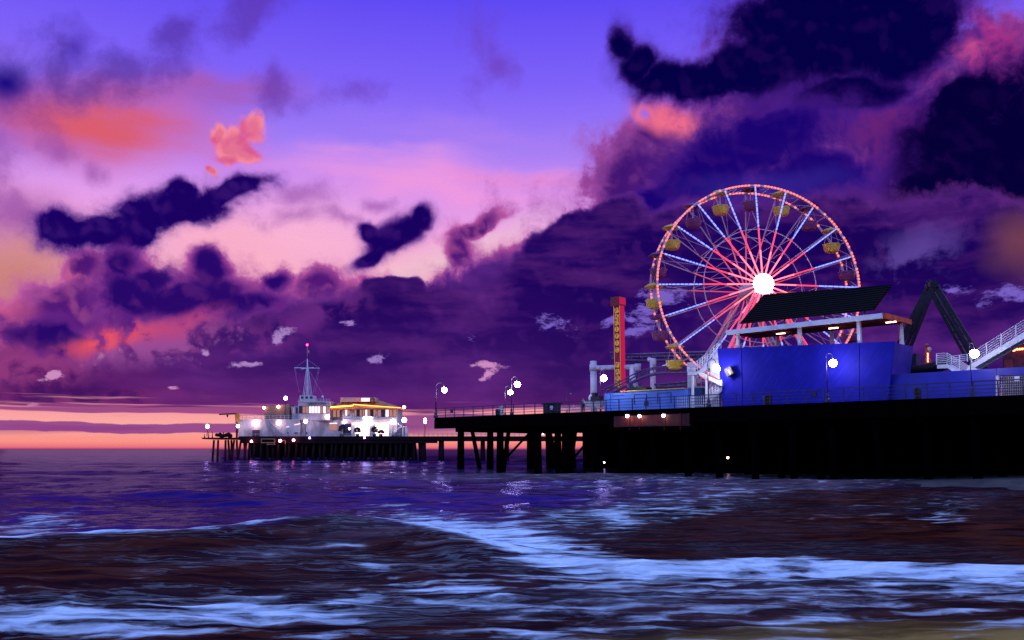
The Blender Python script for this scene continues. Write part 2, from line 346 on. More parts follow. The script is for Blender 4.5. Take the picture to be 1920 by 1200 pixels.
def text(name, body, size, loc, X, mat, parent, depth=.03, align='CENTER'):
    cu = bpy.data.curves.new(name, 'FONT'); cu.body = body; cu.size = size; cu.extrude = depth; cu.align_x = align; cu.align_y = 'CENTER'; cu.resolution_u = 3
    t = bpy.data.objects.new(name+'_tmp', cu); COL.objects.link(t)
    dg = bpy.context.evaluated_depsgraph_get(); me = bpy.data.meshes.new_from_object(t.evaluated_get(dg))
    bpy.data.objects.remove(t); X = Vector(X).normalized(); Z = Vector((0, 0, 1)); N = X.cross(Z)
    M = Matrix(((X.x, Z.x, N.x, loc[0]), (X.y, Z.y, N.y, loc[1]), (X.z, Z.z, N.z, loc[2]), (0, 0, 0, 1)))
    off = Vector((0, 0, 0)); p = parent
    while p is not None: off = off+Vector(p.location); p = p.parent
    me.transform(Matrix.Translation(-off) @ M); me.name = name
    o = bpy.data.objects.new(name, me); COL.objects.link(o); o.parent = parent; me.materials.clear(); me.materials.append(mat)
    return o
# ---------------------------------------------------------------- materials
def mat(name, col, rough=.6, metal=0., var=.25, scale=3., bump=.0, bscale=12., spec=.5, stretch=(1, 1, 1), var_col=None):
    m = bpy.data.materials.new(name); m.use_nodes = True; T = NT(m.node_tree); b = m.node_tree.nodes['Principled BSDF']
    co = T.v('MULTIPLY', T.n('ShaderNodeTexCoord').outputs['Object'], stretch)
    nz = T.noise(co, scale, 5, .6, '3D')
    c2 = var_col if var_col else tuple(c*(1-var) for c in col)
    T.put(b.inputs['Base Color'], T.mix(T.mr(nz, .35, .68), tuple(min(1, c*(1+var*.5)) for c in col), c2))
    T.put(b.inputs['Roughness'], T.mr(nz, .3, .7, max(.05, rough-.12), min(1, rough+.12)))
    b.inputs['Metallic'].default_value = metal; b.inputs['Specular IOR Level'].default_value = spec
    if bump:
        bp = T.n('ShaderNodeBump'); bp.inputs['Strength'].default_value = bump; bp.inputs['Distance'].default_value = .05
        T.put(bp.inputs['Height'], T.noise(co, bscale, 4, .6, '3D')); T.put(b.inputs['Normal'], bp.outputs[0])
    return m
def emit(name, col, k, sample=True):
    m = bpy.data.materials.new(name); m.use_nodes = True; b = m.node_tree.nodes['Principled BSDF']
    b.inputs['Base Color'].default_value = (*(c*.12 for c in col), 1); b.inputs['Specular IOR Level'].default_value = .1; b.inputs['Emission Color'].default_value = (*col, 1); b.inputs['Emission Strength'].default_value = k
    if not sample: m.cycles.emission_sampling = 'NONE'
    return m
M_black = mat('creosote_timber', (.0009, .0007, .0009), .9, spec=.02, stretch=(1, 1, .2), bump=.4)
M_dark = mat('dark_painted_metal', (.012, .009, .016), .5, spec=.3)
M_rust = mat('rusty_red_board', (.11, .008, .006), .8, var=.6, scale=.8, var_col=(.03, .006, .006), stretch=(1, 1, .3))
M_rail = mat('railing_paint', (.03, .02, .05), .5)
M_white = mat('white_paint', (.74, .72, .74), .5, var=.12, scale=.7)
M_cream = mat('cream_render', (.62, .55, .50), .7, var=.18, scale=.5)
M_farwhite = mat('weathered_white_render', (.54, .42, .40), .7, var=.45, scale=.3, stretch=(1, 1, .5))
M_grey = mat('grey_steel', (.38, .36, .40), .5, var=.3)
M_pipe = mat('white_pipe', (.66, .58, .62), .45, var=.3, scale=.6)
M_track = mat('purple_track_steel', (.10, .045, .14), .4, var=.3)
M_lblue = mat('light_blue_cladding', (.08, .20, .62), .55, var=.2, scale=.5, stretch=(1, 1, .2))
M_blue2 = mat('deep_blue_cladding', (.009, .011, .30), .5, var=.25, scale=.5)
M_orange = mat('orange_red_roof', (.72, .07, .012), .6, var=.4, scale=.6)
M_yellow = mat('yellow_gondola_paint', (.88, .52, .05), .45, var=.2)
M_purple = mat('plum_gondola_paint', (.22, .03, .12), .45, var=.2)
M_pinksteel = mat('wheel_steel', (.70, .46, .50), .4, var=.2)
M_red = mat('red_sign_paint', (.26, .008, .012), .5, var=.3)
M_redl = emit('self_glow_red', (.62, .012, .09), .75)  # own glow stands in for light falling on the tower's right side
M_lettercream = emit('lit_cream_letter_tile', (.62, .42, .12), .55, False)
M_ledge = emit('amber_edge_tube', (1, .30, .05), .7, False)
M_glassd = mat('dark_window_glass', (.02, .02, .05), .08, var=.1)
M_winlit = emit('lit_window', (1., .78, .80), 1.5)
M_windim = emit('dim_lit_window', (.6, .27, .24), .7, False)
M_roofor = mat('terracotta_roof', (.55, .18, .04), .7, var=.4, scale=1.)
M_plant = mat('dusky_foliage', (.03, .035, .03), .8)
M_sailm = None
L_cool = emit('cool_lamp_globe', (.88, .82, 1.), 84)
L_far = emit('far_cool_lamp', (.95, .72, .92), 19)
L_warm = emit('warm_lamp', (1., .50, .30), 26)
L_pinklamp = emit('rosy_lamp', (1., .22, .36), 36)
L_under = emit('underdeck_lamp', (1., .70, .62), 30)
L_red = emit('red_beacon', (1., .02, .10), 16)
L_hub = emit('hub_floodlight', (1., .72, .74), 34)
L_hottube = emit('bright_red_led_tube', (1., .11, .14), 4.)
L_redtube = emit('red_led_tube', (1., .045, .10), 2.0)
L_pinktube = emit('dim_red_led_tube', (1., .10, .18), .8, False)
L_bluetube = emit('blue_white_led', (.16, .22, 1.), 2.7)
L_rim = emit('salmon_rim_bulb', (1., .17, .10), 2.2)
L_bulb = emit('orange_bulb', (1., .28, .12), 5, False)

# ---------------------------------------------------------------- pier frame: u along the seaward rail, v inward, z up
DZ = 7.35
P1 = at_z(815, 783, DZ); P2 = at_z(1920, 740, DZ)
U = (P2-P1).normalized(); VV = Vector((-U.y, U.x, 0)); ZZ = Vector((0, 0, 1))
def pt(u, v, z): return Vector((P1.x, P1.y, 0))+U*u+VV*v+ZZ*z
def PV(px, py, v=0.):
    d = ray(px, py); o = Vector((0, 0, CAM_H)); t = (P1+VV*v-o).dot(VV)/d.dot(VV); return o+d*t
def UZ(px, py, v=0.):
    p = PV(px, py, v); return (p-P1).dot(U), p.z
def panel(pxs, v, thick): # a slab whose front face stands at depth v on the pier
    return MB().prism([PV(x, y, v) for x, y in pxs], VV*thick)
# ---------------------------------------------------------------- the near pier
U_END = 100.
pier = thing('wooden_pier', 'tall black timber pier carrying the amusement park', 'pier', pt(0, 0, 0))
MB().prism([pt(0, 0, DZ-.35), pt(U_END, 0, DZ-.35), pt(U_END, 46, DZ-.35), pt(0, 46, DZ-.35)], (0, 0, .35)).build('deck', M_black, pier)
b = MB(); b.box(pt(U_END/2+.1, -.12, DZ-.95), U_END-.2, .24, 1.3, U, VV)
b.build('fascia_beam', M_black, pier)
b = MB()
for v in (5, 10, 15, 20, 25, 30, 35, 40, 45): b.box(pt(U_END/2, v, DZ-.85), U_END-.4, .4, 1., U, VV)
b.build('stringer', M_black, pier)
def pile(u, v, lean=(0, 0), r=.42):
    top = pt(u, v, DZ-.36); bot = pt(u+lean[0], v+lean[1], -2.5)
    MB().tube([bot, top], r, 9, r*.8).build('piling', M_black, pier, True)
UB = UZ(1092, 820, 22.)[0]
rnd = random.Random(3)
bents = [UZ(856, 800)[0], UZ(931, 800)[0], UZ(998, 800)[0], UZ(1056, 800)[0]]
bents += [bents[-1]+4.3*(i+1) for i in range(17)]
n = 0
for i, u in enumerate(bents):
    for j, v in enumerate((.9, 6.5, 12.5, 19.)):
        if n >= 92: break
        if i == 0 and j in (2, 3): continue
        pile(u+rnd.uniform(-.2, .2), v+rnd.uniform(-.3, .3), r=.56 if i < 6 else .42); n += 1
    if n < 97 and i in (0, 1, 2, 3): pile(u+.6, 2., (-2.4 if i % 2 else 2.2, .6), .34); n += 1
for k, (du, ln) in enumerate(((-4.2, -1.2), (-3.0, .4), (-2.2, -.8), (-1.2, .7))):
    if n < 100: pile(UB+du, 16+k*1.5, (ln, 0), .6); n += 1
for i, u in enumerate(bents[:14]):
    MB().box(pt(u, 11, DZ-1.75), .45, 22, .75, U, VV).build('pile_cap', M_black, pier)
for u in (bents[1], bents[3], bents[5]):
    b = MB(); b.beam(pt(u, .9, 1.), pt(u, 6.5, 5.2), .2, .25); b.build('diagonal_brace', M_black, pier)
bh = tag(MB().prism([pt(UB, 22, -2), pt(U_END, 22, -2), pt(U_END, 22, DZ-1.4), pt(UB, 22, DZ-1.4)], VV*.5).build('added_dark_sheet', M_black), 'dark sheet added under the pier to keep the space black', 'wall')  # added dark backing, keeps the space under the pier black
# lit rusty booth front hung below the deck
und = thing('service_catwalk', 'rust red lit service catwalk hung below the pier deck edge', 'catwalk', PV(1225, 795, -.6))
panel([(1151, 781), (1292, 775), (1292, 797), (1151, 800)], -.32, .18).build('back_board', M_rust, und)
for x in (1180, 1199, 1246, 1276): MB().beam(PV(x, 775, -.4), PV(x, 806, -.4), .14, .14).build('hanger', M_rust, und)
panel([(1151, 799), (1292, 796), (1292, 798), (1151, 801)], -.9, .55).build('walk_board', M_rust, und)
def lamp_at(name, p, r, mt, label, cat='lamp', group=None, hood=None):
    t = thing(name, label, cat, p, group)
    MB().ball(p, r, 10).build('bulb', mt, t, True)
    if hood is not None: MB().lathe(p+Vector((0, 0, r*.6)), [(r*1.3, 0), (r*.5, r*.9), (.04, r*1.2)], 10).build('hood', M_dark, t)
    return t
for i, (x, y) in enumerate(((1176, 780), (1199, 780), (1244, 779))):
    lamp_at('underdeck_lamp', PV(x, y, -.75), .19, L_under, ('rosy lamp at the outer end of the red catwalk, farthest from the wheel', 'rosy lamp in the middle of three on the red catwalk', 'rosy lamp on the red catwalk nearest the white stairs')[i], 'lamp', 'lamps on the red catwalk', True)
# railing
rail = thing('pier_railing', 'long dark metal railing along the edge of the tall pier', 'railing', pt(0, .3, DZ))
for z, w in ((1.32, .09), (.98, .06), (.64, .06), (.30, .06)):
    MB().beam(pt(0, .3, DZ+z), pt(U_END-4, .3, DZ+z), w, w).build('rail', M_rail, rail)
for i in range(46): MB().box(pt(.05+i*1.95, .3, DZ+.66), .09, .09, 1.32, U, VV).build('post', M_rail, rail)
for k, (x, y, lab) in enumerate(((847, 771, 'small dark square sign on the railing at the seaward corner'), (1212, 757, 'small dark square sign on the railing before the pale blue building'), (1526, 739, 'small dark square sign on the railing before the big blue wall'))):
    p = PV(x, y, .15); t = thing('railing_sign', lab, 'sign', p, 'square signs on the railing')
    MB().box(p, .62, .04, .52, U, VV).build('plate', M_dark, t); MB().box(p-VV*.03, .5, .02, .4, U, VV).build('face', M_rail, t)
# lamp posts with a crook and a globe
def lamp_post(lab, lit=True, steel=M_rail):
    t = thing('lamp_post', lab, 'street lamp', (0, 0, 0), 'crook necked lamps on the tall pier')
    MB().lathe((0, 0, 0), [(.30, 0), (.30, .35), (.20, .45), (.20, .75), (.11, .95), (.085, 1.0)], 10).build('base', steel, t)
    MB().tube([(0, 0, .95), (0, 0, 4.7)], .085, 8, .06).build('pole', steel, t, True)
    arc = [(.55-.55*math.cos(a), 0, 4.7+.5*math.sin(a)) for a in (math.pi*i/8 for i in range(8))]+[(1.1, 0, 4.62)]
    MB().tube(arc, .05, 7).build('crook', steel, t, True)
    MB().lathe((1.1, 0, 4.30), [(.24, 0), (.12, .22), (.05, .34)], 10).build('shade', steel, t)
    g = MB(); g.ball((1.1, 0, 4.14), .40 if lit else .16, 14); g.build('globe', L_cool if lit else M_grey, t, True)
    return t
L0 = lamp_post('lit crook lamp at the seaward corner of the railing'); L0u = lamp_post('unlit crook lamp in the gap between the wheel park and the seaward lamps', False)
L1 = dup(L0)
def place_post(o, x, base_y, v, gx, gy, lab):
    """stand a post at pixel column x so that its globe comes at (gx, gy)"""
    p = PV(x, base_y, v); p.z = DZ; g = PV(gx, gy, v); s = (g.z-DZ)/4.14
    o.location = p; o.scale = (max(.25, (PV(gx, base_y, v)-PV(x, base_y, v)).length*.9/1.1) if gx != x else .25, s, s)
    o.scale.x = max(.4, abs(at_y(gx, gy, p.y).x-p.x)/1.1); o['label'] = lab
    for ch in children(o):
        if ch.name.split('.')[0] in ('globe', 'shade'): k = s/o.scale.x; ch.scale.x = k; ch.location.x = 1.1*(1-k)
place_post(L0, 817, 783, .9, 833, 730, 'lit crook lamp at the seaward corner of the railing')
place_post(L0u, 1063, 774, 6., 1070, 738, 'unlit hook topped lamp between the lit lamps and the pale blue building')
place_post(L1, 959, 777, .9, 970, 720, 'lit crook lamp behind the railing, beside a shorter pale lamp')
for x, gx, gy, v, lab in ((1126, 1131, 709, .9, 'lit lamp in front of the white pipe frame'), (1329, 1343, 690, 1.0, 'bright lamp beside the white stairs at the end of the blue wall'),
                          (1553, 1562, 680, .9, 'lit lamp in front of the big blue wall'), (1825, 1819, 663, .9, 'lit lamp in front of the long sloping white stairs')):
    o = dup(L1); place_post(o, x, 760, v, gx, gy, lab)
o = dup(L1); place_post(o, 947, 777, 9., 957, 735, 'small lit lamp on a short pale pole just behind a taller one')
# small things along the rail
def bin_at(x, y0, y1, w, v, name, lab, cat, m):
    p = PV(x, y1, v); p.z = DZ; h = max(.9, PV(x, y0, v).z-DZ); t = thing(name, lab, cat, p)
    MB().lathe(p, [(w*.5, 0), (w*.55, h*.8), (w*.5, h*.86)], 12).build('drum', m, t); MB().lathe(p+Vector((0, 0, h*.87)), [(w*.58, 0), (w*.5, h*.10), (w*.2, h*.13)], 12).build('lid', m, t)
bin_at(1440, 741, 757, .85, .9, 'litter_bin', 'black litter bin behind the railing before the blue wall', 'litter bin', M_dark)
bin_at(1721, 726, 746, .6, .9, 'litter_bin', 'slim black litter bin before the low blue wall', 'litter bin', M_dark)
bin_at(934, 767, 777, .7, 1.4, 'litter_bin', 'dark litter bin by the two close lamps', 'litter bin', M_dark)
p = PV(940, 778, 1.6); p.z = DZ; t = thing('utility_cabinet', 'narrow pale utility cabinet by the two close lamps', 'cabinet', p)
MB().box(p+Vector((0, 0, .65)), .5, .4, 1.3, U, VV).build('case', M_grey, t); MB().box(p+Vector((0, 0, 1.33)), .56, .46, .05, U, VV).build('cap', M_grey, t); MB().box(p+Vector((0, 0, .65))-VV*.21, .4, .02, 1.1, U, VV).build('door', M_white, t)
k0 = PV(1035, 775, 2.); k0.z = DZ; t = thing('vending_kiosk', 'dark flat roofed kiosk with a round white sign behind the railing', 'kiosk', k0)
MB().box(k0+Vector((0, 0, .6)), 1.9, 1.3, 1.2, U, VV).build('body', M_dark, t); MB().box(k0+Vector((0, 0, 1.3)), 2.2, 1.6, .16, U, VV).build('roof', M_dark, t)
MB().lathe(k0+U*.55+Vector((0, 0, .75))-VV*.66, [(.28, 0), (.28, .05)], 14, -VV).build('round_sign', M_white, t)
# ---------------------------------------------------------------- big blue wall with the pavilion over it
m = bpy.data.materials.new('brushed_blue_panels'); m.use_nodes = True; T = NT(m.node_tree); B = m.node_tree.nodes['Principled BSDF']
co = T.n('ShaderNodeTexCoord').outputs['Object']; x, y, z = T.xyz(co); along = T.m('ADD', T.m('MULTIPLY', x, U.x), T.m('MULTIPLY', y, U.y))
diag = T.comb(T.m('MULTIPLY', T.m('ADD', along, T.m('MULTIPLY', z, -.8)), 5.), T.m('MULTIPLY', T.m('ADD', along, z), .25))
st1 = T.noise(diag, 1, 4, .6); st2 = T.noise(T.comb(along, z), .6, 4, .6)
T.put(B.inputs['Base Color'], T.mix(T.m('MULTIPLY', T.mr(st1, .38, .7, 0., .8), T.mr(st2, .3, .6, .35, 1.)), (.007, .007, .26), (.020, .020, .44)))
T.put(B.inputs['Roughness'], T.mr(st1, .3, .7, .6, .8)); B.inputs['Specular IOR Level'].default_value = .15; bp = T.n('ShaderNodeBump'); bp.inputs['Strength'].default_value = .25; bp.inputs['Distance'].default_value = .03; T.put(bp.inputs['Height'], st1); T.put(B.inputs['Normal'], bp.outputs[0])
M_blue = m
V0 = 3.5
wall = thing('blue_wall_building', 'tall bright blue clad wall with dark seams beside the wheel', 'building', PV(1510, 755, V0))
xs = [1345, 1390.5, 1611, 1677]; xb = [1355, 1392.5, 1612, 1664]
def ty(x): return 653.5+(x-1345)*(640-653.5)/332
def by(x): return 768-(x-1345)*.040
for i in range(3):
    a0, a1 = xs[i]+(.6 if i else 0), xs[i+1]-(.6 if i < 2 else 0); b0, b1 = xb[i]+(.6 if i else 0), xb[i+1]-(.6 if i < 2 else 0)
    f = panel([(a0, ty(a0)), (a1, ty(a1)), (b1, by(b1)), (b0, by(b0))], V0, .25).build('wall_panel', M_blue, wall)
panel([(1347, 655.5), (1675, 642), (1663, 752), (1357, 765)], V0+.26, 5.).build('wall_core', M_blue2, wall)
pb = PV(1372, 697, V0); t = thing('floodlight_box', 'small brown box lamp tilted on the corner of the blue wall', 'flood lamp', pb-VV*.3)
q = Matrix.Rotation(R(-25), 3, VV); MB().box(pb-VV*.4, .85, .5, .95, q @ U, VV, q @ ZZ).build('case', mat('brown_metal', (.035, .016, .016), .6), t); MB().box(pb-VV*.67-ZZ*.1+U*.12, .12, .05, .5, q @ U, VV, q @ ZZ).build('reflector', M_white, t); MB().box(pb-VV*.09, .18, .16, .18, U, VV).build('bracket', M_dark, t)
# pavilion: posts, white beam, red roof
pav = thing('roof_pavilion', 'open pavilion on white posts with a red soffit above the blue wall', 'pavilion', PV(1500, 645, V0+.4))
zA = PV(1362, 624, V0-.3).z
A_, B_ = PV(1362, 624, V0-.3), PV(1655, 592, V0-.3); zr = (A_.z+B_.z)/2
ua, ub = (A_-P1).dot(U), (B_-P1).dot(U); za, zb = A_.z, B_.z
def roofpt(u, v, dz=0): return pt(u, v, za+(zb-za)*(u-ua)/(ub-ua)+dz)
back = 6.2
MB().beam(roofpt(ua, V0-.3), roofpt(ub, V0-.3), .3, .5).build('front_beam', M_white, pav)
MB().prism([roofpt(ua+.1, V0-.14, -.06), roofpt(ub, V0-.14, -.06), roofpt(ub+.0, V0+back, -.06), roofpt(ua+.1, V0+back, -.06)], (0, 0, .22)).build('red_roof', M_orange, pav)
MB().beam(roofpt(ub+.16, V0-.3), roofpt(ub+.16, V0+back), .3, .5).build('side_fascia', M_orange, pav)
b = MB()
for k in range(1, 6): b.beam(roofpt(ua+.3, V0+k*1., -.14), roofpt(ub-.3, V0+k*1., -.14), .12, .16)
b.build('rafter', M_rust, pav)
for x in (1384, 1500, 1612):
    u = UZ(x, 640, V0+.42)[0]; t0 = PV(x, ty(x)-1, V0+.42); MB().beam(t0-ZZ*1.2, roofpt(u, V0+.42, -.1), .34, .34).build('post', M_white, pav)
for u in (ub-.6, ub-8, ua+3.): MB().beam(pt(u, V0+back-.6, DZ), roofpt(u, V0+back-.6, -.08), .34, .34).build('post', M_white, pav)
sf = emit('soffit_strip_lamp', (1., .45, .3), 14)
for u in (ua+5, ua+11, ua+17): MB().box(roofpt(u, V0+2.6, -.3), 1.0, .14, .08, U, VV).build('soffit_lamp', sf, pav)
# dark corrugated mansard sign-back above
m = bpy.data.materials.new('dark_corrugated_metal'); m.use_nodes = True; T = NT(m.node_tree); B = m.node_tree.nodes['Principled BSDF']
co = T.n('ShaderNodeTexCoord').outputs['Object']; x, y, z = T.xyz(co)
rib = T.m('SINE', T.m('MULTIPLY', z, 26.)); T.put(B.inputs['Base Color'], T.mix(T.noise(co, 1.2, 5, .6, '3D'), (.002, .0008, .001), (.005, .002, .003)))
B.inputs['Roughness'].default_value = .42; B.inputs['Specular IOR Level'].default_value = .06; B.inputs['Metallic'].default_value = .0; bp = T.n('ShaderNodeBump'); bp.inputs['Strength'].default_value = .5; bp.inputs['Distance'].default_value = .06; T.put(bp.inputs['Height'], rib); T.put(B.inputs['Normal'], bp.outputs[0])
man = thing('slanted_canopy', 'dark slanted corrugated canopy in front of the wheel hub', 'canopy', PV(1520, 610, V0+2.2))
Q = [PV(1432, 552, V0+3.), PV(1670, 534, V0+3.), PV(1636, 581, V0+1.8), PV(1386, 607, V0+1.8)]
MB().prism(Q, VV*.45).build('sheet', m, man)
b = MB()
for f in (.06, .36, .66, .94):
    lo = Q[3].lerp(Q[2], f); u = (lo-P1).dot(U); b = MB(); b.beam(lo+VV*.2, roofpt(min(u, ub-.3), V0+2., .12), .12, .12); b.build('strut', M_dark, man)
# ---------------------------------------------------------------- low blue wall, gate, right-hand stairs
V1 = 4.2
lw = thing('low_blue_wall', 'low deep blue wall running on from the tall blue one', 'wall', PV(1790, 745, V1))
panel([(1673, 702), (1868, 691), (1868, 752), (1668, 760)], V1, .4).build('wall_panel', M_blue2, lw)
panel([(1868.5, 691), (1990, 684), (1990, 702), (1868.5, 704)], V1, .4).build('lintel_panel', M_blue2, lw)
gt = thing('lattice_gate', 'grey lattice gate with a white notice set into the low blue wall', 'gate', PV(1900, 745, V1))
b = MB()
for i in range(26): x = 1874+i*4.2; b.beam(PV(x, 706, V1+.1), PV(x, 748, V1+.1), .035, .035)
for i in range(9): b.beam(PV(1873, 707+i*4.9, V1+.14), PV(1985, 702+i*4.9, V1+.14), .035, .035)
b.build('lattice', M_grey, gt)
panel([(1867, 704), (1873, 704), (1873, 752), (1867, 752)], V1-.03, .2).build('gate_post', M_grey, gt)
panel([(1902, 706), (1911, 705.6), (1911, 714), (1902, 714.4)], V1-.02, .06).build('notice', M_white, gt)
V2 = 5.6
sr = thing('white_staircase', 'long white staircase climbing to the upper right behind the low blue wall', 'staircase', PV(1800, 745, V2))
def handrail(mb, a, b, v, n=6, h=None, posts=5, w=.05):
    """rails between two pixel edge lines: a = [(x,ytop,ybottom)...]"""
    (x0, t0, b0), (x1, t1, b1) = a, b
    for i in range(n):
        f = i/n; mb.beam(PV(x0, t0+(b0-t0)*f, v), PV(x1, t1+(b1-t1)*f, v), w, w)
    for i in range(posts+1):
        f = i/posts; x = x0+(x1-x0)*f; mb.beam(PV(x, t0+(t1-t0)*f, v), PV(x, b0+(b1-b0)*f, v), w*1.6, w*1.6)
panel([(1757, 684), (1776, 683), (1776, 690), (1757, 691)], V2, 1.4).build('landing', M_white, sr)
b = MB(); handrail(b, (1756, 663, 684), (1776, 662, 683), V2, 6, posts=1); b.build('landing_railing', M_white, sr)
panel([(1776, 683), (1814, 706), (1800, 706), (1776, 690)], V2, 1.4).build('lower_flight', M_white, sr)
b = MB(); handrail(b, (1776, 662, 683), (1822, 690, 706), V2, 6, posts=2); b.build('lower_railing', M_white, sr)
b = MB(); handrail(b, (1784, 668, 682), (1814, 664, 678), V2+1.3, 4, posts=2); b.build('back_railing', M_white, sr)
panel([(1818, 684), (1960, 598), (1960, 612), (1822, 692)], V2, .25).build('upper_stringer', M_white, sr)
panel([(1826, 691), (1960, 616), (1960, 620), (1830, 697)], V2+1.5, .25).build('rear_stringer', M_grey, sr)
b = MB()
for i in range(30):
    f = i/29; p = PV(1824+136*f, 690-82*f, V2+.3); b.box(p+VV*.6, .34, 1.15, .06, U, VV)
b.build('treads', M_grey, sr)
b = MB(); handrail(b, (1822, 661, 684), (1960, 575, 598), V2, 5, posts=5); b.build('upper_railing', M_white, sr)
panel([(1806, 700), (1818, 684), (1838, 696), (1838, 702)], V2, 1.4).build('foot_landing', M_white, sr)
rb = thing('red_ride_building', 'dark red building with a row of glowing bulbs under the sloping stairs', 'building', PV(1910, 745, 12.))
panel([(1880, 648), (2000, 636), (2000, 760), (1880, 760)], 12., 6.).build('wall', mat('dark_red_wall', (.10, .006, .02), .7, var=.4), rb)
panel([(1876, 642), (2004, 629), (2004, 637), (1876, 649)], 11.6, 7.).build('eave', mat('maroon_eave', (.05, .004, .012), .6), rb)
b = MB()
for i in range(9): b.ball(PV(1903+i*4.6+(0 if i else -2), 655.4-i*.4, 11.5), .12 if i else .2, 6)
o = b.build('bulb_row', L_bulb, rb); o['kind'] = 'stuff'
panel([(1883, 675), (1899, 674), (1899, 700), (1883, 700)], 11.9, .08).build('door', M_red, rb)
# swing ride: two A frames, axle, boat
ar = thing('swing_ride', 'black A frame swing ride with tall splayed legs', 'fairground ride', PV(1750, 745, 14.))
for nm, ap, l, r_, v in (('front_frame', (1752, 532), (1703, 650), (1827, 660), 12.), ('rear_frame', (1741, 537), (1683, 655), (1808, 655), 17.)):
    b = MB()
    for e in (l, r_):
        a0, e0 = PV(*ap, v), PV(*e, v); e0 = a0+(e0-a0)*1.25
        for off in (-.28, .28): b.beam(a0+U*off*.5, e0+U*off, .26, .3)
        for k in range(11):
            f = k/11; b.beam(a0.lerp(e0, f)+U*(-.28), a0.lerp(e0, f+.09)+U*.28, .06, .06)
    b.build(nm, M_dark, ar)
MB().tube([PV(1752, 532, 11.6), PV(1741, 537, 17.4)], .42, 10).build('axle', M_dark, ar)
b = MB()
for dx_ in (-5, 0, 5, 9): b.beam(PV(1742+dx_, 524+abs(dx_)*.5, 14.), PV(1744+dx_, 540, 14.), .12, .12)
b.build('axle_head', M_dark, ar)
hull = MB(); c0 = PV(1722, 700, 13.)
secs = []
for i in range(9):
    f = i/8; xx = -3.4+6.8*f; hw = .9*math.sin(math.pi*min(max(f, .06), .94))**.6; zz = .9*(2*f-1)**2
    secs.append([c0+U*xx+VV*hw*a+ZZ*(zz+1.0*(b_)) for a, b_ in ((-1, .75), (-.8, 0), (0, -.4), (.8, 0), (1, .75))])
hull.add([p for s_ in secs for p in s_], [(i*5+k, i*5+k+1, (i+1)*5+k+1, (i+1)*5+k) for i in range(8) for k in range(4)]+[(i*5+4, i*5, (i+1)*5, (i+1)*5+4) for i in range(8)]+[(0, 1, 2, 3, 4), (44, 43, 42, 41, 40)])
hull.build('boat', M_dark, ar, True)
for x in (1694, 1712): panel([(x-7, 664), (x+6, 663), (x+5, 730), (x-6, 730)], 12.5, 1.2).build('foot_housing', mat('dusk_blue_housing', (.02, .02, .06), .6), ar)
tp = thing('lit_totem', 'orange glowing totem with a round finial behind the low blue wall', 'light column', PV(1742, 720, 17.))
b = MB(); b.lathe(PV(1740, 680, 17.), [(.35, -3), (.35, .3), (.22, .5), (.3, 1.), (.18, 1.6), (.25, 1.9), (.1, 2.1)], 10); b.build('column', mat('totem_red', (.5, .06, .03), .5), tp)
MB().ball(PV(1742, 655, 17.), .26, 10).build('finial', mat('totem_cream', (.8, .6, .4), .5), tp, True)
b = MB()
for i in range(6): b.ball(PV(1739.5+.3*(i % 2), 663+i*3, 16.6), .09, 6)
o = b.build('bulb_chain', L_bulb, tp)
# ---------------------------------------------------------------- pale blue building, white stairs at left
pb_ = thing('pale_blue_building', 'low pale blue flat roofed building with a yellow roof edge', 'building', PV(1210, 765, 4.))
panel([(1133, 738), (1143, 738), (1143, 775), (1133, 775)], 3.7, .5).build('corner_pier', M_lblue, pb_)
panel([(1143.5, 737.5), (1290, 730), (1290, 772), (1143.5, 776)], 4., 5.).build('wall', M_lblue, pb_)
panel([(1164, 735), (1282, 729), (1282, 727.2), (1164, 733.2)], 3.9, 5.2).build('roof_edge', mat('yellow_edge', (.75, .55, .12), .5), pb_)
for (x0, x1, y0, y1) in ((1189, 1212, 740, 757), (1233, 1258, 737, 756)):
    b = MB()
    for a, c in (((x0, y0), (x1, y0-1)), ((x0, y0), (x0, y1)), ((x1, y0-1), (x1, y1))): b.beam(PV(*a, 3.97), PV(*c, 3.97), .07, .05)
    b.build('door_frame', M_dark, pb_)
panel([(1147, 742), (1170, 741), (1170, 742), (1147, 743)], 3.95, .04).build('vent_slot', M_dark, pb_)
fb_ = thing('white_barrier', 'pale slatted barrier between the pale blue building and the white stairs', 'barrier', PV(1290, 765, 2.2))
b = MB()
for i in range(20): x = 1271+i*4; b.beam(PV(x, 744-i*.12, 2.2), PV(x, 764, 2.2), .06, .06)
b.beam(PV(1270, 743, 2.2), PV(1349, 740, 2.2), .08, .08); b.beam(PV(1270, 762, 2.2), PV(1349, 759, 2.2), .08, .08); b.build('slats', M_white, fb_)
V3 = 2.9
ws = thing('zigzag_staircase', 'white zigzag staircase at the end of the tall blue wall', 'staircase', PV(1320, 765, V3))
panel([(1289, 697), (1307, 697), (1307, 703), (1289, 703)], V3, 1.6).build('landing', M_white, ws)
b = MB(); handrail(b, (1289, 680, 697), (1303, 680, 697), V3, 3, posts=6, w=.05); b.build('landing_railing', M_white, ws)
panel([(1307, 697), (1330, 678), (1345, 658), (1349, 664), (1349, 680), (1330, 689), (1312, 703)], V3+1.7, .3).build('upper_flight', M_white, ws)
b = MB(); handrail(b, (1303, 680, 697), (1331, 658, 676), V3+1.5, 4, posts=6, w=.05); handrail(b, (1331, 658, 676), (1352, 636, 655), V3+1.5, 4, posts=3, w=.05); b.build('upper_railing', M_white, ws)
panel([(1307, 698), (1314, 698), (1353, 717), (1353, 724), (1312, 704)], V3, .3).build('middle_flight', M_white, ws)
panel([(1353, 724), (1353, 733), (1331, 752), (1320, 757), (1320, 750)], V3+.5, .3).build('lower_flight', M_white, ws)
b = MB(); handrail(b, (1330, 730, 745), (1353, 712, 730), V3+.3, 4, posts=4, w=.05); b.build('lower_railing', M_white, ws)
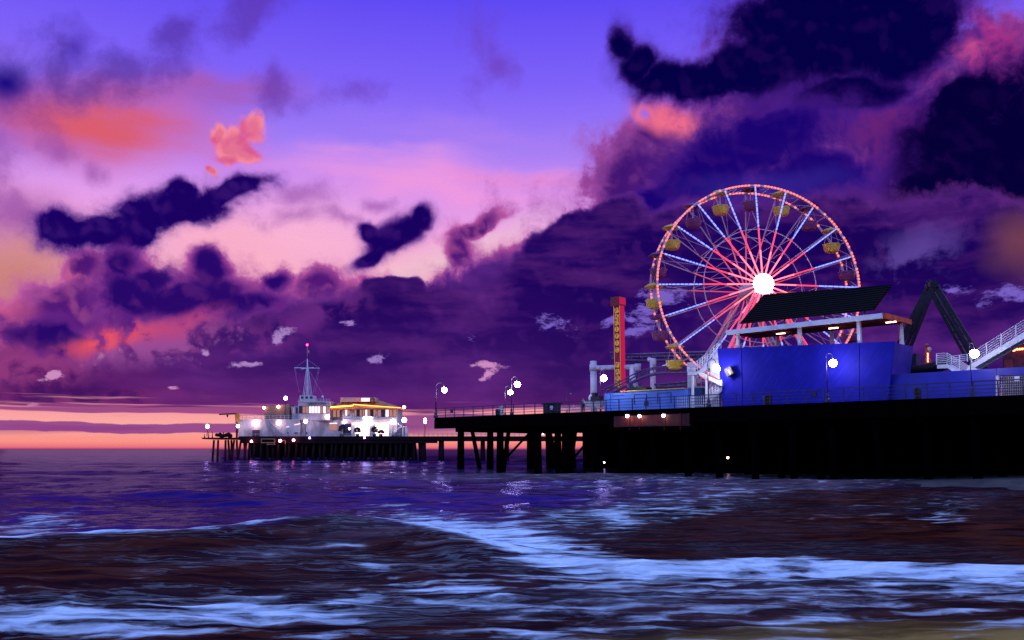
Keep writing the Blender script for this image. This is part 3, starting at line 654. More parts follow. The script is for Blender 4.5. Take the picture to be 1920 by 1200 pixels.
panel([(1331, 677), (1347, 675), (1350, 712), (1331, 702)], V3+1.2, .2).build('back_panel', M_white, ws)
for x, y0, y1 in ((1299, 703, 768), (1325, 705, 745)): MB().beam(PV(x, y0, V3+.2), PV(x, y1, V3+.2), .22, .22).build('column', M_white, ws)
panel([(1289, 703), (1297, 703), (1297, 735), (1289, 735)], V3+2., 1.).build('side_screen', M_cream, ws)
bx_ = thing('blue_booth', 'small deep blue booth under the white zigzag stairs', 'booth', PV(1310, 768, 5.))
panel([(1291, 727), (1316, 726), (1316, 770), (1291, 770)], 4.9, 1.6).build('wall', mat('booth_blue', (.02, .07, .22), .6), bx_); panel([(1290, 725), (1317, 724), (1317, 727), (1290, 728)], 4.7, 2.).build('roof', M_grey, bx_)
# ---------------------------------------------------------------- coaster: pipe frame, tracks, cars
cf = thing('pipe_frame', 'white tubular coaster support frame beside the red sign tower', 'coaster support', PV(1112, 745, 13.))
def col(x, y0, y1, v, r, par, nm='column', n=12):
    a = PV(x, y1, v); c = PV(x, y0, v); MB().tube([(c.x, c.y, DZ), c], r, n).build(nm, M_pipe, par, True)
col(1112.5, 677, 760, 13., .46, cf); col(1186, 684, 745, 13., .44, cf)
MB().tube([PV(1113, 690, 13.), PV(1198, 688, 13.)], .34, 12).build('cross_pipe', M_pipe, cf, True)
MB().lathe(PV(1112.5, 690, 13.), [(.54, -.45), (.54, .45)], 14).build('collar', M_pipe, cf, True)
MB().tube([PV(1196, 682, 13.), PV(1196, 695, 13.)], .42, 12).build('end_cap', M_pipe, cf, True)
cc = thing('coaster_column', 'pale coaster column with a forked head right of the red tower', 'coaster support', PV(1223, 745, 11.))
col(1223.5, 676, 745, 11., .36, cc); MB().tube([PV(1216, 674, 11.), PV(1227, 675, 11.), PV(1226, 690, 11.)], .3, 10).build('fork', M_pipe, cc, True)
def track(name, lab, pts, gap, v):
    t = thing(name, lab, 'coaster track', PV(*pts[0], v)); C = [PV(x, y, v) for x, y in pts]
    S_ = []
    for i in range(len(C)-1):
        for k in range(5): S_.append(C[i].lerp(C[i+1], k/5))
    S_.append(C[-1]); 
    for _ in range(3): S_ = [S_[0]]+[(S_[i-1]+S_[i]*2+S_[i+1])/4 for i in range(1, len(S_)-1)]+[S_[-1]]
    MB().tube(S_, .2, 8).build('spine', M_track, t, True)
    for sg in (-1, 1): MB().tube([p+VV*sg*.55+ZZ*gap for p in S_], .09, 7).build('rail', M_track, t, True)
    b = MB()
    for i in range(0, len(S_), 3): b.beam(S_[i], S_[i]+VV*.55+ZZ*gap, .09, .09); b.beam(S_[i], S_[i]-VV*.55+ZZ*gap, .09, .09)
    b.build('ties', M_track, t)
    return t
track('coaster_track', 'purple coaster track climbing in a curve over the pale blue building', [(1134, 742), (1160, 731), (1185, 717), (1210, 705), (1240, 699), (1268, 698), (1292, 698)], .75, 9.)
track('coaster_track', 'upper level dark purple coaster track passing behind the red tower', [(1148, 672), (1175, 676), (1210, 677), (1250, 675), (1300, 674), (1340, 674)], .85, 15.)
track('coaster_track', 'lowest coaster track just above the yellow roof edge', [(1232, 726), (1262, 724), (1296, 721)], .35, 10.)
uw = thing('coaster_walkway', 'long railed walkway hanging above the upper coaster track', 'walkway', PV(1260, 665, 16.5))
b = MB(); b.beam(PV(1176, 664, 16.5), PV(1345, 658, 16.5), .1, .1); b.beam(PV(1176, 669, 16.5), PV(1345, 664, 16.5), .06, .06)
for i in range(8): x = 1178+i*23; b.beam(PV(x, 664-i*.8, 16.5), PV(x, 674, 16.5), .09, .09)
b.build('handrail', M_grey, uw); MB().beam(PV(1176, 674, 16.5), PV(1345, 670, 16.5), .8, .3).build('floor', M_dark, uw)
for i, (x, y, lab) in enumerate(((1184, 730, 'foremost dark coaster car parked on the pale blue roof'), (1202, 728, 'second dark coaster car with a raised seat back, behind the foremost'))):
    p = PV(x, y, 6.); t = thing('coaster_car', lab, 'coaster car', p, 'coaster cars by the roof')
    b = MB(); b.prism([p-U*.75-ZZ*.35, p+U*.75-ZZ*.35, p+U*.85+ZZ*.1, p+U*.2+ZZ*.28, p-U*.75+ZZ*.2], VV*1.1); b.build('shell', M_dark, t)
    b = MB(); b.prism([p-U*.7+ZZ*.2, p-U*.35+ZZ*.2, p-U*.55+ZZ*.8, p-U*.8+ZZ*.75], VV*1.); b.build('seat_back', M_track, t)
sx = thing('spot_projector', 'small white spotlight bracket on the coaster by the lowest gondola', 'spotlight', PV(1249, 683, 8.))
MB().prism([PV(1248, 676, 8.), PV(1251, 680, 8.), PV(1252, 687, 8.), PV(1249, 687, 8.)], VV*.3).build('case', M_white, sx); MB().beam(PV(1242, 686, 8.1), PV(1249, 684, 8.1), .1, .1).build('arm', M_white, sx)
# red sign tower with its vertical lettering
VT = 12.
u0, z0 = UZ(1153.5, 730, VT); u1, _ = UZ(1164.5, 730, VT); ztop = PV(1160, 573, VT).z; wd = u1-u0; dp = wd*1.0
tw = thing('sign_tower', 'tall red sign tower with vertical cream lettering', 'sign tower', pt(u0+wd/2, VT, DZ))
MB().prism([pt(u0, VT, DZ), pt(u1, VT, DZ), pt(u1, VT+dp, DZ), pt(u0, VT+dp, DZ)], (0, 0, ztop-DZ)).build('shaft', M_red, tw)
MB().prism([pt(u1+.02, VT+.05, DZ+1), pt(u1+.02, VT+dp-.05, DZ+1), pt(u1+.02, VT+dp-.05, ztop), pt(u1+.02, VT+.05, ztop)], U*.05).build('glow_side_panel', M_redl, tw)
b = MB(); b.beam(pt(u1, VT-.04, DZ+1), pt(u1, VT-.04, ztop), .06, .06); b.beam(pt(u0, VT-.04, DZ+1), pt(u0, VT-.04, ztop), .05, .05); b.build('edge_tube', M_ledge, tw)
zc = PV(1160, 556, VT).z; ex = wd*.36
MB().prism([pt(u0-ex, VT-.3, ztop+.01), pt(u1+ex*.2, VT-.3, ztop+.01), pt(u1+ex*.2, VT+dp+.3, ztop+.01), pt(u0-ex, VT+dp+.3, ztop+.01)], (0, 0, zc-ztop)).build('head_box', M_red, tw)
MB().prism([pt(u1+ex*.2+.02, VT-.2, ztop+.2), pt(u1+ex*.2+.02, VT+dp+.2, ztop+.2), pt(u1+ex*.2+.02, VT+dp+.2, zc-.1), pt(u1+ex*.2+.02, VT-.2, zc-.1)], U*.05).build('glow_head_panel', M_redl, tw)
ys = [582, 594, 605, 617, 630, 643, 656, 684, 697, 709, 721]
for i, (ch, y) in enumerate(zip('PACIFICPARK', ys)):
    zc_ = PV(1159, y, VT).z; c = pt((u0+u1)/2, VT-.03, zc_); k = wd*.36
    b = MB()
    if i in (3, 4, 5, 6, 9): b.lathe(c, [(k, 0), (k, .05)], 18, -VV)
    else:
        q = Matrix.Rotation(R((-14, 12, -16, 0, 0, 0, 0, 10, -8, 0, 6)[i]), 3, VV); b.box(c-VV*.025, k*1.75, .05, k*1.9, q @ U, VV, q @ ZZ)
    b.build('letter_tile', M_lettercream, tw)
    text('letter', ch, k*2.0, c-VV*.085, U, M_red, tw, .02)

# things behind the railing left of the pale blue building
lf = thing('slatted_fence', 'low pale slatted fence behind the railing left of the white pipe frame', 'fence', PV(1088, 772, 6.))
b = MB(); zf = DZ
p0, p1 = PV(1050, 772, 6.), PV(1127, 770, 6.); p0.z = p1.z = DZ
for i in range(30): q = p0.lerp(p1, i/29); b.beam(q, q+ZZ*(1.05 if i % 5 else 1.3), .12, .05)
b.beam(p0+ZZ*.9, p1+ZZ*.9, .07, .07); b.beam(p0+ZZ*.25, p1+ZZ*.25, .07, .07); b.build('slats', M_cream, lf)
mo = thing('coaster_drive_motor', 'dark coaster drive motor with a pale tank at the foot of the pipe frame', 'machine', PV(1115, 752, 8.))
c = PV(1109, 747, 8.); MB().ball(c, .42, 12, 1.4).build('tank', M_white, mo, True)
c = PV(1119, 747, 8.); b = MB(); b.box(c, 1.5, .8, .6, U, VV); b.box(c-U*.3+ZZ*.5, .5, .6, .5, U, VV); b.build('housing', M_dark, mo)
MB().tube([PV(1107, 741, 8.), PV(1112, 738, 8.), PV(1119, 744, 8.)], .14, 8).build('pipe', M_dark, mo, True); MB().box(PV(1114, 757, 8.2), 2.6, .7, .9, U, VV).build('plinth', M_grey, mo)
# a person at the rail, grown from a skeleton with a skin modifier
pp = PV(1094, 771, 1.3); pp.z = DZ
J = {'pelvis': (0, 0, .95), 'waist': (0, 0, 1.1), 'chest': (0, -.04, 1.36), 'neck': (0, -.05, 1.50), 'head': (0, -.07, 1.63), 'crown': (0, -.06, 1.75),
     'hl': (.1, 0, .9), 'kl': (.12, -.03, .5), 'al': (.12, .02, .08), 'tl': (.14, -.16, .04), 'hr': (-.1, 0, .9), 'kr': (-.13, -.02, .5), 'ar': (-.14, .04, .08), 'tr': (-.16, -.14, .04),
     'sl': (.19, -.04, 1.42), 'el': (.30, -.16, 1.18), 'wl': (.22, -.42, 1.24), 'fl': (.20, -.50, 1.25), 'sr': (-.19, -.04, 1.42), 'er': (-.30, -.16, 1.18), 'wr': (-.22, -.42, 1.24), 'fr': (-.20, -.50, 1.25)}
RAD = {'pelvis': .14, 'waist': .125, 'chest': .15, 'neck': .06, 'head': .10, 'crown': .075, 'hl': .10, 'kl': .065, 'al': .045, 'tl': .04, 'hr': .10, 'kr': .065, 'ar': .045, 'tr': .04, 'sl': .07, 'el': .05, 'wl': .035, 'fl': .04, 'sr': .07, 'er': .05, 'wr': .035, 'fr': .04}
ED = [('pelvis', 'waist'), ('waist', 'chest'), ('chest', 'neck'), ('neck', 'head'), ('head', 'crown'), ('pelvis', 'hl'), ('hl', 'kl'), ('kl', 'al'), ('al', 'tl'), ('pelvis', 'hr'), ('hr', 'kr'), ('kr', 'ar'), ('ar', 'tr'),
      ('chest', 'sl'), ('sl', 'el'), ('el', 'wl'), ('wl', 'fl'), ('chest', 'sr'), ('sr', 'er'), ('er', 'wr'), ('wr', 'fr')]
def grow(name, keys, edges, pad, m_, parent, root=None):
    ks = list(keys); me_ = bpy.data.meshes.new(name); me_.from_pydata([J[k] for k in ks], [(ks.index(a), ks.index(b_)) for a, b_ in edges if a in ks and b_ in ks], [])
    o_ = bpy.data.objects.new(name, me_); COL.objects.link(o_); sk = o_.modifiers.new('skin', 'SKIN'); sb = o_.modifiers.new('smooth', 'SUBSURF'); sb.levels = sb.render_levels = 1
    if not me_.skin_vertices: 
        bmm = bmesh.new(); bmm.from_mesh(me_); bmm.verts.layers.skin.verify(); bmm.to_mesh(me_); bmm.free()
    for i_, k in enumerate(ks): me_.skin_vertices[0].data[i_].radius = (RAD[k]+pad,)*2; me_.skin_vertices[0].data[i_].use_root = (i_ == 0)
    dg_ = bpy.context.evaluated_depsgraph_get(); m2 = bpy.data.meshes.new_from_object(o_.evaluated_get(dg_)); bpy.data.objects.remove(o_)
    o_ = bpy.data.objects.new(name, m2); COL.objects.link(o_); m2.name = name; m2.materials.clear(); m2.materials.append(m_); m2.shade_smooth(); o_.parent = parent
    return o_
pe = thing('person', 'person in a pale top leaning on the railing left of the white pipe frame', 'person', pp); pe.rotation_euler = (0, 0, math.atan2(-VV.x, VV.y)+0.0)
grow('body', J, ED, 0, mat('skin', (.30, .17, .12), .6), pe)
grow('top', ('waist', 'chest', 'sl', 'el', 'sr', 'er'), ED, .02, mat('pale_cloth', (.55, .48, .50), .8), pe)
grow('trousers', ('pelvis', 'hl', 'kl', 'al', 'hr', 'kr', 'ar'), ED, .018, mat('dark_cloth', (.02, .02, .03), .8), pe)
MB().ball(pp+Vector((0, 0, 1.715)), .115, 12, .85).build('hair', mat('dark_hair', (.012, .008, .008), .6), pe, True)
for x, y, v, r, m_, lab in ((1119.5, 868, 14., .17, L_far, 'small white lamp low among the pilings under the pier'), (1133, 867, 15., .10, L_far, 'smaller white lamp low among the pilings, beside a brighter one'), (1364.5, 858, 10., .13, L_warm, 'single amber lamp in the dark under the pier')):
    lamp_at('underdeck_lamp', PV(x, y, v), r, m_, lab, 'lamp', None, True)
# ---------------------------------------------------------------- the ferris wheel
AX = Vector((.082, -.9966, 0)); E1 = Vector((.9966, .082, 0))
WC = at_y(1414, 541, 110.)
RW = at_y(1414, 353, 108.3).z-at_y(1414, 541, 108.3).z
def wp(a, r, off): return WC+E1*(r*math.cos(a))+ZZ*(r*math.sin(a))+AX*off
wheel = thing('ferris_wheel', 'large lit ferris wheel with red and blue white spokes and hanging gondolas', 'ferris wheel', Vector((WC.x, WC.y, DZ)))
HW, HH = 1.7, 2.9
NS = 20
ring = lambda r, off, n=120: [wp(2*math.pi*i/n, r, off) for i in range(n)]
MB().tube(ring(RW, HW), .15, 7, closed=True).build('front_rim', M_pinksteel, wheel, True)
MB().tube(ring(RW, -HW), .15, 7, closed=True).build('rear_rim', M_pinksteel, wheel, True)
for off in (HW*1.25, -HW*1.25): MB().tube(ring(RW*.555, off, 60), .065, 6, closed=True).build('inner_ring', M_pinksteel, wheel, True)
b = MB()
for i in range(40):
    a = 2*math.pi*i/40; b.beam(wp(a, RW, HW), wp(a, RW, -HW), .09, .09)
    b.beam(wp(a, RW, HW), wp(a+2*math.pi/40, RW, -HW), .06, .06)
b.build('rim_lattice', M_pinksteel, wheel)
rnd = random.Random(5)
for off, nm in ((HW+.2, 'front_rim_bulbs'), (-HW+.2, 'rear_rim_bulbs')):
    b = MB()
    for i in range(190):
        if rnd.random() < (.14 if off > 0 else .34): continue
        a = 2*math.pi*(i+.5)/190; b.beam(wp(a-.0098, RW, off), wp(a+.0098, RW, off), .17, .17, AX)
    b.build(nm, L_rim, wheel)['kind'] = 'stuff'
for k in range(NS):
    a = 2*math.pi*k/NS
    f0, f1 = wp(a, .9, HH), wp(a, RW, HW); r0, r1 = wp(a, .9, -HH), wp(a, RW, -HW)
    sp = MB().beam(f0, f1, .12, .16, AX).build('front_spoke', M_pinksteel, wheel)
    q = lambda f, s=.14: f0.lerp(f1, f)+AX*s
    MB().beam(q(.03), q(.29), .145, .12, AX).build('bright_light_tube', L_hottube, sp)
    MB().beam(q(.295), q(.53), .13, .12, AX).build('red_light_tube', L_redtube, sp)
    b = MB(); f = .545
    while f < .975:
        e = min(.985, f+rnd.choice((.022, .03, .05))); b.beam(q(f), q(e), .14, .12, AX); f = e+.012
    b.build('blue_white_light_tube', L_bluetube, sp)
    rs = MB().beam(r0, r1, .12, .14, AX).build('rear_spoke', M_pinksteel, wheel)
    MB().beam(r0.lerp(r1, .03)+AX*.12, r0.lerp(r1, .55)+AX*.12, .11, .09, AX).build('dim_light_tube', L_pinktube, rs)
    b = MB()
    for f, g in ((.2, .36), (.36, .56), (.56, .56), (.36, .36)):
        b.beam(f0.lerp(f1, f), r0.lerp(r1, g), .06, .06)
    b.beam(f0.lerp(f1, .56), r0.lerp(r1, .98), .05, .05); b.beam(r0.lerp(r1, .56), f0.lerp(f1, .98), .05, .05)
    b.build('spoke_brace', M_pinksteel, wheel)
b = MB(); b.lathe(WC-AX*HH*1.1, [(.6, 0), (1.05, .2), (1.05, .9), (.62, 1.2), (.62, HH*2.2-1.2), (1.05, HH*2.2-.9), (1.05, HH*2.2-.2), (.9, HH*2.2)], 18, AX); b.build('hub', M_pinksteel, wheel, True)
hl = MB().lathe(WC+AX*(HH*1.1+.02), [(1.22, 0), (1.22, .25), (.9, .5), (.3, .62)], 22, AX).build('hub_light', L_hub, wheel, True)
for off, nm in ((HH*1.12+.25, 'front_leg'), (-HH*1.15, 'rear_leg')):
    for sx in (-1, 1):
        top = WC+AX*(off-.35)+E1*sx*.5-ZZ*.4; bot = Vector((WC.x, WC.y, DZ))+E1*sx*8.6+AX*(off*1.5)
        lg = MB()
        for s_ in (-.42, .42): lg.beam(top+E1*s_*.5, bot+E1*s_, .26, .3)
        for k in range(12): lg.beam(top.lerp(bot, k/12)+E1*(.4 if k % 2 else -.4), top.lerp(bot, (k+1)/12)+E1*(-.4 if k % 2 else .4), .09, .09)
        o = lg.build(nm, M_pinksteel, wheel)
        if off > 0:
            for s_ in (-.42, .42): MB().beam(top.lerp(bot, .05)+E1*s_*.5+AX*.2, top.lerp(bot, .75)+E1*s_*.9+AX*.2, .15, .1).build('red_light_tube', L_redtube, o)
b = MB()
for s_ in (-6.5, -3, 0, 3, 6.5): b.box(Vector((WC.x, WC.y, DZ+1.2))+E1*s_, 1.6, 6.5, 2.2, E1, AX)
b.box(Vector((WC.x, WC.y, DZ+2.4)), 17, 8.2, .25, E1, AX)
for i in range(18): b.beam(Vector((WC.x, WC.y, DZ+2.5))+E1*(-8.4+i)+AX*4, Vector((WC.x, WC.y, DZ+3.5))+E1*(-8.4+i)+AX*4, .06, .06)
b.beam(Vector((WC.x, WC.y, DZ+3.5))-E1*8.5+AX*4, Vector((WC.x, WC.y, DZ+3.5))+E1*8.5+AX*4, .08, .08)
b.build('boarding_platform', M_grey, wheel)
def gondola(m, a):
    p = wp(a, RW, 0); g = bpy.data.objects.new('gondola', None); COL.objects.link(g); g.parent = wheel; g.location = p-Vector(wheel.location)
    MB().lathe(p, [(1.15, -.05), (1.2, .05), (.75, .32), (.2, .48), (.05, .6)], 16).build('canopy', m, g)
    MB().lathe(p-ZZ*2.15, [(.45, -.62), (.8, -.52), (.95, -.2), (1.02, .12), (1.02, .30), (.9, .30), (.8, -.1), (.1, -.15)], 16).build('bucket', m, g)
    b = MB(); b.lathe(p-ZZ*2.0, [(.86, .06), (1.04, .10), (1.08, .30), (.96, .36), (.86, .28)], 36)
    for v in b.V:
        d = v-(p-ZZ*2.0); t = math.atan2(d.y, d.x); k = 1+.07*math.cos(6*t); v.x, v.y = p.x+d.x*k, p.y+d.y*k
    b.build('seat_back', m, g, True)
    b = MB(); b.tube([p, p-ZZ*2.7], .05, 6)
    for k in range(4): t = k*math.pi/2+.4; b.tube([p-ZZ*.05+E1*.5*math.cos(t)+AX*.5*math.sin(t), p-ZZ*1.9+E1*.95*math.cos(t)+AX*.95*math.sin(t)], .025, 5)
    b.tube([p-AX*HW, p+AX*HW], .07, 6); b.build('hanger', M_pinksteel, g)
    return g
gY, gP = gondola(M_yellow, 0), gondola(M_purple, 2*math.pi/NS)
for k in range(2, NS):
    src = gP if k % 2 else gY; g = src.copy(); COL.objects.link(g); g.location = wp(2*math.pi*k/NS, RW, 0)-Vector(wheel.location)
    for ch in children(src): c = ch.copy(); COL.objects.link(c); c.parent = g
# ---------------------------------------------------------------- the far pier head, broadside on at YF
YF = 262.
def F(px, py, dy=0.): return at_y(px, py, YF+dy)
FZ = F(500, 818).z
def fpanel(pxs, dy, thick): return MB().prism([F(x, y, dy) for x, y in pxs], (0, thick, 0))
def fx(px, dy=0.): return F(px, 818, dy).x
M_farpile = mat('far_piling_timber', (.016, .007, .008), .85, spec=.1)
M_farred = mat('far_lamp_red_timber', (.05, .010, .010), .85, spec=.15)  # red lamp light on the left piles put into the timber colour
fp = thing('far_pier', 'far low timber pier head carrying the white harbour office', 'pier', Vector((fx(600), YF, 0)))
MB().prism([F(447, 818.), F(1300, 818.), F(1300, 825), F(447, 825)], (0, 42, 0)).build('deck', M_farpile, fp)
MB().prism([F(377, 820.6), F(448, 820.4), F(448, 824), F(380, 823.4)], (0, 14, 0)).build('landing_stage', M_farred, fp)
MB().prism([F(450, 825.1, .3), F(820, 825.1, .3), F(820, 831, .3), F(450, 831, .3)], (0, .5, 0)).build('edge_beam', M_farpile, fp)
rnd = random.Random(11)
def fpile(px, dy, lean=0., r=.34, m=M_farpile):
    t = F(px, 824.9, 0); MB().tube([(t.x+lean, YF+dy, -2), (t.x, YF+dy, t.z)], r, 7, r*.85).build('piling', m, fp, True)
for px, ln in ((398, -.2), (406, .1), (420, .2), (425, .9), (436, -.6), (431, .5), (441, .7), (449, -.9), (455, .7), (460, -.8)): fpile(px, 1.5, ln, .36, M_farred)
px = 466
while px < 790:
    fpile(px+rnd.uniform(-2, 2), rnd.choice((1, 1.4)), rnd.uniform(-.5, .5), .42); fpile(px+4+rnd.uniform(-3, 3), rnd.uniform(9, 12), rnd.uniform(-.9, .9), .5); px += 11.
for px, r in ((793, .95), (827, .95), (862, .8), (905, .8), (950, .8)): fpile(px, 1.5, 0, r)
for px in (760, 768, 776, 783): fpile(px, 3., .8, .3)
MB().prism([F(470, 826, 20), F(780, 826, 20), F(780, 858, 20), F(470, 858, 20)], (0, .5, 0)).build('dark_back_sheet', M_farpile, fp)  # one solid dark sheet behind the far pilings
b = MB()
for (a0, a1, y0, y1) in ((490, 515, 823, 823), (490, 515, 830, 830), (490, 490, 823, 831), (515, 515, 823, 831), (500, 516, 833, 833), (522, 535, 826, 826), (535, 535, 826, 833)):
    b.beam(F(a0, y0, -.4), F(a1, y1, -.4), .22, .22)
b.build('lit_frame', mat('amber_lit_frame', (.55, .22, .10), .6), fp)  # lamp light on the frame put into its amber colour
rl = thing('far_railing', 'pale thin railing along the far pier head', 'railing', Vector((fx(600), YF+.3, FZ)))
b = MB()
for y in (812.6, 814.8): b.beam(F(470, y, .3), F(1000, y, .3), .07, .07)
b.build('rail', M_grey, rl)
for i in range(60): x = 470+i*9; MB().beam(F(x, 812, .3), F(x, 818, .3), .09, .09).build('post', M_grey, rl)
# harbour office
ho = thing('harbour_office', 'white harbour office with a glazed lookout storey and roof mast deck', 'building', Vector((fx(560), YF+4, FZ)))
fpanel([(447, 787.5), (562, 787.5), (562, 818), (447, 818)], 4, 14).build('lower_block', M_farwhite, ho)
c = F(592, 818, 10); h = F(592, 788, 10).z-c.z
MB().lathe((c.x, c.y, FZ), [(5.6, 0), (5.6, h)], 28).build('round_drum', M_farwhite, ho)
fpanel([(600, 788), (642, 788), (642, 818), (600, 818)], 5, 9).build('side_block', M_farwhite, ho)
fpanel([(446, 786), (562, 786), (562, 787.6), (446, 787.6)], 3.7, 14.4).build('terrace_edge', M_cream, ho)
b = MB(); b.beam(F(447, 779, 4), F(548, 779, 4), .1, .1); b.beam(F(447, 782.5, 4), F(548, 782.5, 4), .07, .07)
for i in range(15): x = 447+i*7.2; b.beam(F(x, 778, 4), F(x, 787, 4), .11, .11)
b.build('terrace_railing', M_farwhite, ho)
fpanel([(496, 762), (543, 758), (543, 786), (496, 786)], 7, 6).build('terrace_room', mat('olive_brown_render', (.20, .12, .09), .7), ho)
fpanel([(545, 762), (560, 762), (560, 787), (549, 787)], 5.5, 6).build('stair_tower', M_grey, ho)
fpanel([(549, 764), (552, 764), (552, 775), (549, 775)], 5.4, .2).build('window', M_windim, ho)
fpanel([(555, 764), (558, 764), (558, 775), (555, 775)], 5.4, .2).build('window', M_glassd, ho)
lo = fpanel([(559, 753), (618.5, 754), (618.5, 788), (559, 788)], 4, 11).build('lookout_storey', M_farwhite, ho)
fpanel([(558, 751.5), (619.5, 752.5), (619.5, 754.2), (558, 753.4)], 3.6, 11.8).build('roof_slab', M_cream, ho)
wn = [(561, 566.5, M_glassd), (567.5, 572, M_windim), (573, 578, M_windim), (579.5, 584, M_winlit), (585, 589.5, M_winlit), (590.5, 594.5, M_winlit), (595.5, 600, M_winlit), (601, 605, M_windim), (606, 610.5, M_winlit), (611.5, 616, M_windim)]
for a, c_, m in wn:
    f = fpanel([(a-.4, 761.2), (c_+.4, 761.2), (c_+.4, 775.4), (a-.4, 775.4)], 3.95, .1).build('window', M_dark, ho)
    fpanel([(a, 762), (c_, 762), (c_, 774.6), (a, 774.6)], 3.88, .1).build('pane', m, f)
text('office_lettering', 'HARBOR OFFICE', .72, F(594, 757.6, 3.93), (1, 0, 0), M_dark, ho)
b = MB(); b.beam(F(560, 747.5, 4.3), F(618, 748.4, 4.3), .08, .08); b.beam(F(560, 750, 4.3), F(618, 750.6, 4.3), .06, .06)
for i in range(11): x = 560+i*5.8; b.beam(F(x, 747.3, 4.3), F(x, 753, 4.3), .09, .09)
b.build('roof_railing', M_farwhite, ho)
cb = fpanel([(562, 741.5), (588, 741.5), (588, 753), (562, 753)], 7, 4).build('roof_cabin', M_cream, ho)
for a in (564, 572.5, 581): fpanel([(a, 743), (a+5, 743), (a+5, 748), (a, 748)], 6.9, .08).build('cabin_window', M_glassd, cb)
b = MB()
for k, (a, c_) in enumerate(((F(497, 790, 3.4), F(520, 816, 3.4)), (F(504, 788, 3.4), F(530, 816, 3.4)))): b.beam(a, c_, .3, .3)
for i in range(11): f = i/10; b.beam(F(497, 790, 3.4).lerp(F(520, 816, 3.4), f), F(504, 788, 3.4).lerp(F(530, 816, 3.4), f), .12, .12)
b.build('outside_stair', M_grey, ho)
for i, (a, y) in enumerate(((540, 812), (554, 812), (557, 812), (563, 812), (575, 812))): MB().lathe(F(a, y, 3.98 if a < 562 else 4.4), [(.26, 0), (.26, .12)], 10, (0, -1, 0)).build('porthole', M_dark, ho)
fpanel([(473, 806), (487, 806), (487, 818), (473, 818)], 3.9, .1).build('door', mat('brown_door', (.07, .03, .03), .6), ho)
fpanel([(536, 800), (542, 799.4), (542, 800.6), (536, 801.2)], 3.9, .06).build('strip_lamp', M_winlit, ho)
fpanel([(552, 796), (563, 793.6), (563, 795), (552, 797.4)], 3.9, .06).build('strip_lamp', M_winlit, ho)
fpanel([(617.5, 793), (632, 793), (632, 807), (617.5, 807)], 4.92, .1).build('shop_window', M_windim, ho)
fpanel([(618, 793), (632, 793), (632, 794.6), (618, 794.6)], 4.7, .2).build('shop_light_strip', L_pinklamp if False else M_winlit, ho)
# signal mast
ms = thing('signal_mast', 'tall white signal mast with a crossyard, stays and a red beacon', 'mast', F(577, 741.5, 8))
mp = lambda x, y: F(x, y, 8)
MB().tube([mp(576.5, 742), mp(576.5, 690), mp(576.2, 673)], .26, 8, .14).build('pole', M_white, ms, True)
MB().tube([mp(576.2, 673), mp(576, 649)], .07, 6, .05).build('topmast', M_grey, ms, True)
b = MB(); b.tube([mp(552, 689.6), mp(599, 690.4)], .12, 6); b.tube([mp(564, 692), mp(588, 689)], .1, 6); b.build('crossyard', M_white, ms)
for x in (568, 571, 574, 579, 582, 585): MB().tube([mp(x, 742), mp(576.5+(x-576.5)*.2, 690)], .07, 5).build('shroud', M_white, ms)
for q_ in (((552, 690), (576, 674)), ((599, 690), (576, 674)), ((552, 690), (561, 735)), ((599, 690), (591, 736)), ((580, 695), (608, 746)), ((553, 691), (556, 702)), ((597, 690), (587, 738))): MB().tube([mp(*q_[0]), mp(*q_[1])], .035, 4).build('stay', M_grey, ms)
b = MB(); p0 = mp(577, 656); b.prism([p0, p0+Vector((.55, 0, -.25)), p0+Vector((.5, 0, -1.05)), p0+Vector((0, 0, -.9))], (0, .05, 0)); b.build('pennant', mat('ochre_flag', (.5, .36, .12), .8), ms)
MB().ball(mp(576, 646.5), .34, 10).build('beacon', L_red, ms, True)
sl = thing('searchlight', 'small white searchlight on the corner of the lookout roof', 'searchlight', F(606, 746, 5)); MB().lathe(F(606, 745, 5), [(.3, 0), (.36, .5), (.3, .52)], 10, (-.5, -.6, .6)).build('drum', M_white, sl); MB().beam(F(607.5, 752, 5), F(606.5, 745, 5), .12, .12).build('stand', M_white, sl)
# restaurant
rs = thing('hip_roofed_restaurant', 'cream two storey restaurant with an orange lit hip roof and white sign', 'building', Vector((fx(690), YF+6, FZ)))
fpanel([(642, 764), (744, 764), (744, 818), (642, 818)], 6, 14).build('main_wall', M_cream, rs)
fpanel([(621, 766), (643, 766), (643, 790), (621, 790)], 9, 9).build('left_wing', M_cream, rs)
fpanel([(642.5, 786), (744, 786), (744, 788), (642.5, 788)], 5.6, .5).build('string_course', M_white, rs)
e0, e1, e2, e3 = F(617, 766.5, 4.2), F(758, 765.5, 4.2), F(758, 765.5, 22), F(617, 766.5, 22); r0, r1 = F(648, 748.5, 12), F(704, 748.5, 12)
dz = Vector((0, 0, -.35)); MB().add([e0, e1, e2, e3, r0, r1, e0+dz, e1+dz, e2+dz, e3+dz], [(0, 1, 5, 4), (1, 2, 5), (2, 3, 4, 5), (3, 0, 4), (0, 6, 7, 1), (1, 7, 8, 2), (2, 8, 9, 3), (3, 9, 6, 0), (9, 8, 7, 6)]).build('hip_roof', M_roofor, rs)
MB().prism([F(638, 745.3, 8), F(704, 745.3, 8), F(704, 753, 8), F(638, 754, 8)], (0, 6, 0)).build('roof_parapet', mat('peach_parapet', (.75, .42, .30), .7), rs)
sg = fpanel([(677.5, 746.3), (693, 746.3), (693, 752.6), (677.5, 752.6)], 7.8, .2).build('roof_sign', L_farsign if 'L_farsign' in globals() else M_winlit, rs)
MB().lathe(F(698, 750.5, 7.9), [(.78, 0), (.78, .12)], 18, (0, -1, 0)).build('round_emblem', mat('umber_emblem', (.22, .06, .02), .6), rs)
